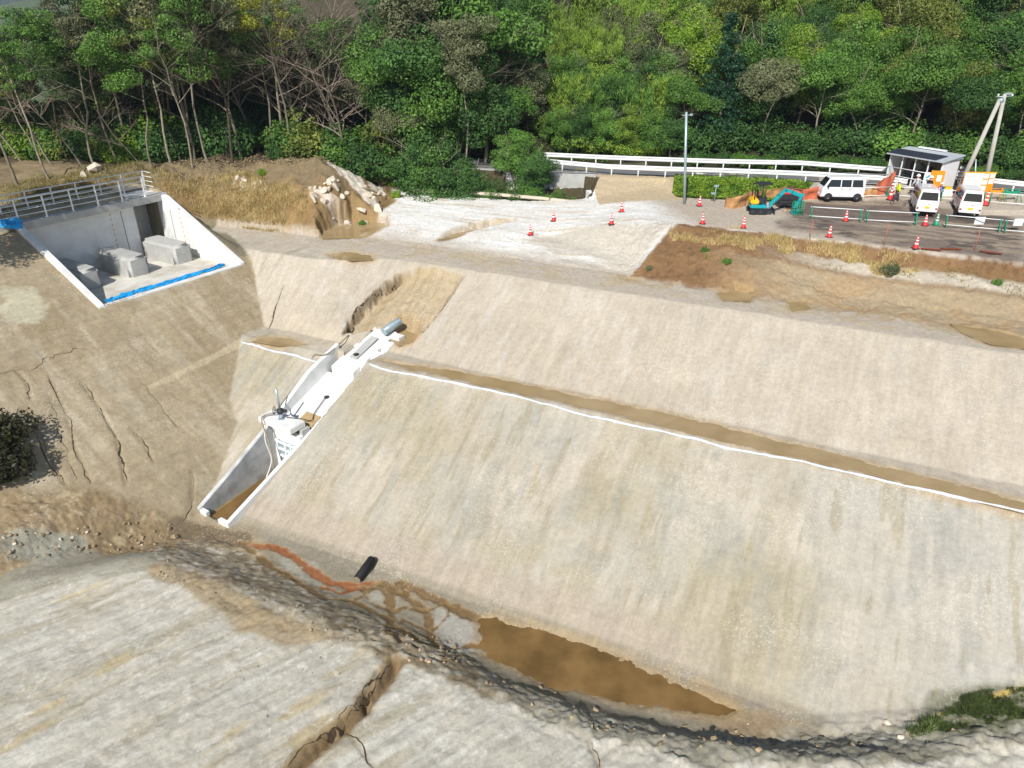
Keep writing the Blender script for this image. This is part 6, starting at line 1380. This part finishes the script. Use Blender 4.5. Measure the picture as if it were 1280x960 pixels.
def tree(x, y, z, kind, var, leaf, sc_=1.0, lab=None, group=None, name=None, cat='tree', bark=None, rz=None, lean=(0, 0), sz=1.0):
    nm = name or {'broad': 'broadleaf_tree', 'bushy': 'broadleaf_tree', 'tall': 'slender_tree', 'sparse': 'slender_tree', 'bamboo': 'bamboo_clump', 'conifer': 'conifer_tree', 'shrub': 'shrub', 'vine': 'vine_thicket'}[kind]
    t = empty(nm, (x, y, z), lab, cat, group, rz=random.uniform(0, 6.28) if rz is None else rz); t.scale = (sc_, sc_, sc_ * sz); t.rotation_euler[0] = lean[0]; t.rotation_euler[1] = lean[1]
    for nm2, me_, mt in ((('foliage' if kind in ('shrub', 'vine') else 'crown'), crown_me(kind, var), LM[leaf]), (('culms' if kind == 'bamboo' else 'stems' if kind in ('shrub', 'vine') else 'trunk'), trunk_me(kind, var if kind in ('broad', 'bushy', 'tall', 'sparse') else 0), bark or (m_culm if kind == 'bamboo' else m_bark))):
        if not me_.materials: me_.materials.append(mt)
        o = bpy.data.objects.new(nm2, me_); COL.objects.link(o); o.parent = t; o.material_slots[0].link = 'OBJECT'; o.material_slots[0].material = mt
    return t
zz1 = lambda a, b: float(H0(a, b))
NT = 0
# hillside behind the road: rows climbing the slope
for row in range(10):
    dgo = 1.2 + row * 2.6 + .3 * max(0, row - 3)
    xx = -14.0 + (row % 2) * 1.9
    while xx < 66:
        x_ = xx + random.uniform(-.9, .9); yf = float(road_near(x_)) + 5.6 if x_ > -2 else 63.8 + (-2 - x_) * 1.6; y_ = yf + dgo + random.uniform(-.8, .8); z_ = zz1(x_, y_)
        px, py, dep = proj(x_, y_, z_ + 4); xx += random.uniform(2.7, 3.7)
        if px < 505 and (py > 105 or px < 250): continue
        if px > 1330 or py < -60 or py > 260: continue
        r_ = random.random()
        band = 'at the foot' if row < 1 else 'low down' if row < 3 else 'halfway up' if row < 6 else 'high up'
        bam = (640 < px < 850 and 60 < py < 200) or (690 < px < 800 and py < 60) or (960 < px < 1060 and py < 70)
        if row <= 1 and 690 < px < 850: kind, leaf, s_ = 'vine', ('bright' if px > 760 else 'bamboo'), 1.2
        elif bam and r_ < .62: kind, leaf, s_ = 'bamboo', 'bamboo', random.uniform(.7, .95)
        elif bam: kind, leaf, s_ = 'broad', random.choice(['dark', 'grey', 'mid']), random.uniform(.65, .85)
        elif px > 1120: kind, leaf, s_ = 'broad', random.choice(['olive', 'mid', 'dark', 'mid', 'mid']), random.uniform(.8, 1.15)
        elif px > 960 and py < 60: kind, leaf, s_ = 'broad', random.choice(['bright', 'mid', 'dark']), random.uniform(.7, .95)
        else: kind, leaf, s_ = 'broad', random.choice(['dark', 'dark', 'mid', 'mid', 'mid', 'grey', 'olive', 'bright']), random.uniform(.75, 1.1)
        if row == 0 and px > 860: s_ *= .9
        if 870 < px < 945 and row < 2: continue
        if kind == 'broad' and row > 0: kind = 'bushy'; s_ *= 1.04
        nm = {'vine': 'hillside thicket', 'bamboo': 'hillside bamboo', 'broad': 'hillside tree', 'bushy': 'hillside tree'}[kind]
        tree(x_, y_, z_, kind, random.randrange(4 if kind in ('broad', 'bushy') else 2), leaf, s_, f'{KW[leaf]} {nm} {band}, {where_(px)}', 'trees covering the hillside', sz=random.uniform(.85, 1.1)); NT += 1
p = P(905, 207, .6); tree(p[0], p[1] + 3.2, zz1(p[0], p[1] + 3.2), 'conifer', 0, 'fir', 1.0, 'tall dark fir tree with layered branches just right of the lamp pole', cat='tree')
p = P(935, 207, .6); tree(p[0] + 2, p[1] + 5.2, zz1(p[0], p[1] + 5), 'conifer', 1, 'fir', .8, 'shorter dark fir behind the tall one above the excavator', cat='tree')
# shaded saplings at the hill foot
for px in (965, 940, 1000, 1060, 1265): 
    p = P(px, 212, .5); tree(p[0], float(road_near(p[0])) + 5.4, .5, 'shrub', 0, 'bright' if px in (965,) else 'mid', random.uniform(.7, 1.1), 'small %s sapling in the shade, %s' % ('bright green' if px == 965 else 'green', where_(px)), 'saplings at the hill foot', name='sapling')
for i in range(52):
    px = 860 + i * 8.6; p = P(px, 212, .5); y_ = float(road_near(p[0])) + 5.2 + (i % 2) * 1.8 + random.uniform(0, .8); tree(p[0], y_, zz1(p[0], y_), 'shrub', i % 2, random.choice(['dark', 'dark', 'mid']), random.uniform(.6, 1.1) + (i % 2) * 1.1, 'low shrub under the hillside trees, ' + where_(px), 'roadside shrubs behind the far guardrail')
for i in range(16):
    px = 700 + i * 9.5; rr_ = ray(px, 150); y_ = 61.8 + (i % 3) * 2.6 + .3 * (i % 2); x_ = rr_[0] / rr_[1] * y_; y_ = float(road_near(x_)) + 6.4 + (i % 3) * 2.3; x_ = rr_[0] / rr_[1] * y_
    tree(x_, y_, zz1(x_, y_), 'bamboo' if i % 3 == 1 else 'bushy', i % 2, ['mid', 'bamboo', 'mid', 'dark'][i % 4], .62 + .1 * (i % 3), f'{["mid green", "yellow-green", "mid green", "dark green"][i % 4]} low growth on the slope, {where_(px)}', 'low growth on the slope above the ramp')
# left wood on the plateau
front = [(118, 208, 'sparse', 'mid'), (62, 225, 'sparse', 'mid'), (20, 228, 'sparse', 'olive'), (150, 205, 'sparse', 'grey'), (190, 208, 'tall', 'mid'), (215, 206, 'sparse', 'olive'), (240, 208, 'sparse', 'mid'), (262, 205, 'tall', 'mid'), (285, 198, 'sparse', 'olive'), (345, 194, 'sparse', 'mid'), (362, 196, 'sparse', 'yellow'), (375, 190, 'sparse', 'mid'), (455, 196, 'broad', 'grey'), (505, 215, 'broad', 'grey'), (490, 190, 'broad', 'mid')]
for i, (px, py, kind, leaf) in enumerate(front):
    g = G(px, py); lab = f'{KW[leaf]} {"thin" if kind == "sparse" else "leafy"} pale-trunked front tree, {where_(px)}'
    tree(g[0], g[1], g[2], kind, i % 4, leaf, random.uniform(.95, 1.25) * (.72 if kind == 'broad' else 1), lab, 'front row of the left wood', lean=(0, -.12 if px < 200 else -.03), rz=0)
for row in range(6):
    for px in range(-60 + 13 * (row % 2), 540, [42, 32, 28, 28, 28, 26][row]):
        yb = [59.5, 62, 65, 68, 71.5, 75][row] + random.uniform(-1.2, 1.2); rr_ = ray(px, 120); x_ = rr_[0] / rr_[1] * yb * .985 + random.uniform(-.8, .8)
        if x_ > -7.5: continue
        if row >= 3 and px < 130: continue
        z_ = zz1(x_, yb)
        bare = 285 < px < 490 and row < 4 and random.random() < .85
        if bare: 
            continue
        kind = random.choice(['tall', 'tall', 'broad', 'sparse']); leaf = random.choice(['dark', 'mid', 'dark', 'grey', 'olive' if row < 2 else 'dark'])
        s_ = (random.uniform(.95, 1.4) if kind != 'broad' else random.uniform(1.2, 1.75)) * (1.0 if px > 120 else .72)
        tree(x_, yb, z_, kind, random.randrange(4), leaf, s_, f'{KW[leaf]} {"slender" if kind != "broad" else "bushy"} tree {["near the front", "mid-wood", "deep inside", "deep inside", "at the back", "at the back"][row]}, {where_(px)}', 'trees inside the left wood', bark=m_barkd if random.random() < .6 else m_bark)
for i in range(60):
    px = -70 + i * 10.5; yb = random.uniform(72.5, 78.5); rr_ = ray(px, 190); x_ = rr_[0] / rr_[1] * yb; z_ = zz1(x_, yb)
    if px < 90 and i % 2: continue
    tree(x_, yb, z_, 'bushy', i % 4, random.choice(['dark', 'dark', 'mid']), random.uniform(.7, 1.0) * (.75 if px < 150 else 1.1), f'low dark back-row tree, {where_(px)}', 'low trees closing the back of the left wood')
# bare grey trees
bare_proto = []
for s_ in range(3):
    tr, tw = bare_mesh(300 + s_, 11); o1 = tr.build('trunk', m_bark); o2 = tw.build('twigs', m_twig); bare_proto.append((o1.data, o2.data)); bpy.data.objects.remove(o1); bpy.data.objects.remove(o2)
for i, (px, yb, s_) in enumerate([(300, 60, 1.0), (322, 63, 1.05), (350, 61, .95), (372, 65, 1.1), (395, 62, 1.0), (415, 66, 1.15), (432, 61, .9), (450, 64, 1.05), (470, 68, 1.1), (490, 63, .95), (505, 67, 1.0), (340, 69, 1.2), (385, 71, 1.25), (585, 64, .85), (240, 60, .8), (95, 57, .7), (140, 60, .75), (60, 56, .7), (20, 58, .75), (170, 57, .6), (270, 66, 1.1), (445, 70, 1.2)]):
    rr_ = ray(px, 180); x_ = rr_[0] / rr_[1] * yb; z_ = zz1(x_, yb); t = empty('bare_tree', (x_, yb, z_), 'leafless grey tree %s, %s' % ('leaning' if px < 200 else 'standing', where_(px)), 'tree', 'bare trees of the left wood', rz=random.uniform(0, 6)); t.scale = (s_ * 1.3,) * 3 if px > 200 else (s_,) * 3
    if px < 200: t.rotation_euler = (0, -.25, 0)
    for nm2, me_ in zip(('trunk', 'twigs'), bare_proto[i % 3]): o = bpy.data.objects.new(nm2, me_); COL.objects.link(o); o.parent = t
# understorey
for i in range(150):
    px = random.uniform(-60, 530); yb = random.uniform(58.5, 72); rr_ = ray(px, 190); x_ = rr_[0] / rr_[1] * yb; z_ = zz1(x_, yb); leaf = random.choice(['dark', 'mid', 'dark', 'olive', 'bright' if px < 330 else 'dark'])
    if 210 < px < 330 and yb < 61: continue
    tree(x_, yb, z_, 'shrub', i % 2, leaf, random.uniform(1.1, 2.4) + (yb > 61) * .9, f'{KW[leaf]} understorey shrub, {where_(px)}', 'understorey shrubs of the left wood')
# the hollow behind the crest and odd bushes
for px, y_, z0, kind, leaf, s_, lab in ((583, 59, None, 'tall', 'grey', 1.0, 'pale-trunked tree rising out of the hollow behind the crest'), (548, 61, None, 'bushy', 'mid', 1.5, 'leafy tree in the hollow left of the pale trunk'), (522, 62, None, 'bushy', 'dark', 1.7, 'dark leafy tree deep in the hollow at its left side'), (606, 61, None, 'bushy', 'dark', 1.3, 'dark leafy tree in the hollow right of the pale trunk'), (645, 57.2, None, 'bushy', 'mid', .7, 'mid green tree in the hollow below the guardrail end'), (560, 68, None, 'broad', 'dark', 1.9, 'large dark tree at the back of the hollow'), (600, 65, None, 'broad', 'mid', 1.8, 'large green tree at the back right of the hollow'), (520, 70, None, 'tall', 'dark', 1.1, 'tall dark tree at the back left of the hollow'), (668, 56.0, None, 'bushy', 'dark', .66, 'low dark tree just before the retaining wall'), (700, 55.0, None, 'bushy', 'mid', .56, 'low green bushy tree in front of the retaining wall')):
    rr_ = ray(px, 200); x_ = rr_[0] / rr_[1] * y_; tree(x_, y_, zz1(x_, y_), kind, random.randrange(4), leaf, s_, lab)
for i, px in enumerate((526, 545, 562, 580, 600, 618, 636, 655)):
    y_ = 57.6 - i * .35; rr_ = ray(px, 225); x_ = rr_[0] / rr_[1] * y_; tree(x_, y_, zz1(x_, y_), 'bushy', i % 4, ['dark', 'mid', 'dark'][i % 3], ([1.15, .95, 1.0, .85, .75][i % 5] if i < 4 else .66), f'low {["dark", "mid", "dark"][i % 3]} green bushy tree close behind the crest kerb, {["first", "second", "third", "fourth", "fifth", "sixth", "seventh", "eighth"][i]} from the left')
for px, py, leaf, s_, lab in ((693, 246, 'mid', 1.1, 'green bush beyond the crest kerb, left of the headwall'), (716, 250, 'mid', .9, 'green bush beyond the crest kerb next to the headwall'), (650, 236, 'dark', 1.2, 'dark green bush beyond the crest kerb, leftmost'), (672, 240, 'mid', 1.1, 'green bush beyond the crest kerb, second from left'), (752, 243, 'grey', .6, 'small grey-green bush between headwall and ramp'),
                             (148, 204, 'bright', 1.1, 'bright green bush beside the boulders behind the railing'), (492, 232, 'bright', .7, 'bright green bush right of the tree stump'), (495, 246, 'bright', .5, 'bright green bush below the tree stump'), (425, 210, 'bright', .5, 'bright green bush on top of the mound, left one'), (447, 212, 'bright', .55, 'bright green bush on top of the mound beside the pale boulder'), (470, 218, 'bright', .45, 'small bright bush on the mound left of the stump'), (327, 218, 'bright', .4, 'small green bush on the dry mound slope'), (452, 265, 'mid', .35, 'small green tuft at the foot of the white rock face'),
                             (881, 314, 'mid', .32, 'small dark green plant on the brown bank, upper one'), (909, 330, 'mid', .3, 'small dark green plant on the brown bank, lower one'), (812, 337, 'grey', .25, 'small grey plant at the tip of the brown bank'), (1113, 340, 'grey', .6, 'grey-green clump at the middle of the brown bank'), (1247, 354, 'mid', .3, 'small plant on the pale terrace at the right')):
    g = G(px, py); zb = float(H(g[0], g[1])) if py > 250 or px < 500 else g[2]
    if 640 < px < 760: g = P(px, py + 8, -1.0); zb = -1.6
    tree(g[0], g[1], zb - .05, 'shrub', random.randrange(2), leaf, s_, lab)
# trees just outside the left frame edge, whose shade falls on the spillway
for x_, y_, s_ in ((-28.9, 37.0, .95), (-31.5, 38.0, 1.0), (-28.6, 33.4, .8), (-31.0, 34.5, 1.0)):
    tree(x_, y_, zz1(x_, y_), 'tall', random.randrange(4), 'mid', s_, 'tree left of the spillway beyond the frame edge', 'trees left of the spillway')
# dark bush at the left edge
g = G(8, 560); t = tree(g[0] - .15, g[1] + .3, g[2] - .2, 'shrub', 0, 'dusk', 1.6, 'dark green bush growing at the left frame edge on the cracked slope, upper half', 'shrubs at the left frame edge')
g = G(2, 590); t = tree(g[0] - .05, g[1], g[2] - .2, 'shrub', 1, 'dusk', 1.7, 'dark bare-stemmed bush at the left frame edge just below the greener one', 'shrubs at the left frame edge')
def tufts(name, region, n, hgt, wdt, m, lab_kind, dens=None, seed=1, H_=H, leafy=False):
    rg = np.random.default_rng(seed); reg = np.array(region)[:, :2]; lo, hi = reg.min(0), reg.max(0); p = rg.uniform(lo, hi, (n * 5, 2)); ins = sdf(reg, p[:, 0], p[:, 1]) < 0; p = p[ins]
    if dens is not None: k = rg.uniform(0, 1, len(p)) < dens(p[:, 0], p[:, 1]); p = p[k]
    p = p[:n]; z_ = H_(p[:, 0], p[:, 1]); c = np.column_stack([p, z_]); m_ = len(c)
    a = rg.uniform(0, 6.28, m_); hh = hgt * rg.uniform(.5, 1.4, m_); ln = rg.normal(size=(m_, 2)) * (.45 if not leafy else 1.0)
    d1 = np.stack([np.cos(a) * wdt, np.sin(a) * wdt, 0 * a], 1); up = np.stack([ln[:, 0] * hh, ln[:, 1] * hh, hh], 1)
    if leafy:
        c2 = c + np.stack([0 * a, 0 * a, hh * .9], 1); V, F = quads(c2, d1, np.stack([-np.sin(a) * wdt * .8, np.cos(a) * wdt * .8, rg.normal(size=m_) * wdt * .5], 1))
    else:
        V = np.stack([c - d1, c + d1, c + up], 1).reshape(-1, 3); F = np.arange(len(V)).reshape(-1, 3)
    o = npmesh(name, V, F, m); return tag(o, kind='stuff')
m_dry = leafmat('dry_grass', lin((196, 172, 112)), .3, .25, .2, yel=lin((216, 196, 140))); m_dryd = leafmat('dry_grass_brown', lin((160, 136, 84)), .3, .25, .2, yel=lin((150, 150, 84)))
tufts('dry_grass', GP([(200, 215), (300, 212), (345, 225), (385, 250), (380, 275), (330, 290), (290, 280), (250, 272), (212, 245)]), 14000, .22, .02, m_dry, '', lambda a, b: ss(.35, .6, fbm(a * .8, b * .8, 7)), 2)
tufts('dry_grass', GP([(0, 232), (60, 222), (150, 205), (200, 210), (205, 235), (100, 250), (0, 270)]), 6000, .3, .02, m_dryd, '', None, 3)
tufts('dry_grass', GP([(838, 284), (870, 278), (960, 292), (1060, 306), (1140, 320), (1150, 340), (1100, 345), (1040, 325), (960, 315), (900, 306), (830, 300)]), 13000, .2, .018, m_dry, '', lambda a, b: ss(.4, .62, fbm(a * .9, b * .9, 8)), 4)
tufts('dry_grass', GP([(790, 342), (830, 310), (900, 320), (1130, 345), (1285, 380), (1285, 345), (1150, 330), (1040, 330)]), 2500, .16, .018, m_dryd, '', lambda a, b: ss(.5, .66, fbm(a * .9, b * .9, 9)), 5)
tufts('ground_cover', [(11.9, 48.6), (17, 48.6), (20, 50.3), (21.5, 52.4), (20.5, 54), (16, 54.8), (12.3, 55.8), (11.4, 52)], 26000, .15, .06, LM['bright'], '', lambda a, b: ss(.2, .45, fbm(a * .9, b * .9, 10)) * ((b > road_near(a) - 4.4 - .6 * (fbm(a * 1.2, b, 3) - .5))), 6, leafy=True)
tufts('ground_cover', [(-14, 66), (8, 60.8), (8, 63), (-12, 70)], 3000, .3, .09, LM['mid'], '', None, 7, leafy=True)
tufts('grass_strip', GP([(1165, 905), (1200, 872), (1240, 862), (1290, 858), (1290, 900), (1230, 905), (1180, 915)]), 15000, .10, .008, leafmat('strip_grass', lin((92, 108, 58)), .4, .3, .2), '', lambda a, b: ss(.3, .55, fbm(a * 2, b * 2, 11)), 8)
tufts('leaf_litter', GP([(200, 208), (260, 190), (500, 188), (480, 215), (400, 205), (300, 212)]), 6000, .06, .06, mat('litter', lin((150, 132, 100)), .9, .3, 3), '', None, 9, leafy=True)
for px, py in ((1165, 905), (1150, 915)):
    g = G(px, py); tufts('weed_tuft', [(g[0] - .35, g[1] - .2), (g[0] + .35, g[1] - .2), (g[0] + .35, g[1] + .2), (g[0] - .35, g[1] + .2)], 250, .16, .02, MATS['strip_grass'], '', None, 12)
print('trees', NT)

# ------------------------------------------------------------------ air
hz_ = MB().box((0, 900, 84), (5600, 3800, 206)).build('haze', None); hz_.data.materials.clear()
hm = bpy.data.materials.new('haze_air'); hm.use_nodes = True; n = hm.node_tree.nodes; l = hm.node_tree.links; n.remove(n['Principled BSDF'])
pv = n.new('ShaderNodeVolumePrincipled'); pv.inputs['Density'].default_value = .00035; pv.inputs['Color'].default_value = (.62, .74, .92, 1); pv.inputs['Anisotropy'].default_value = .2
l.new(pv.outputs[0], n['Material Output'].inputs['Volume']); hz_.data.materials.append(hm); tag(hz_, kind='stuff')
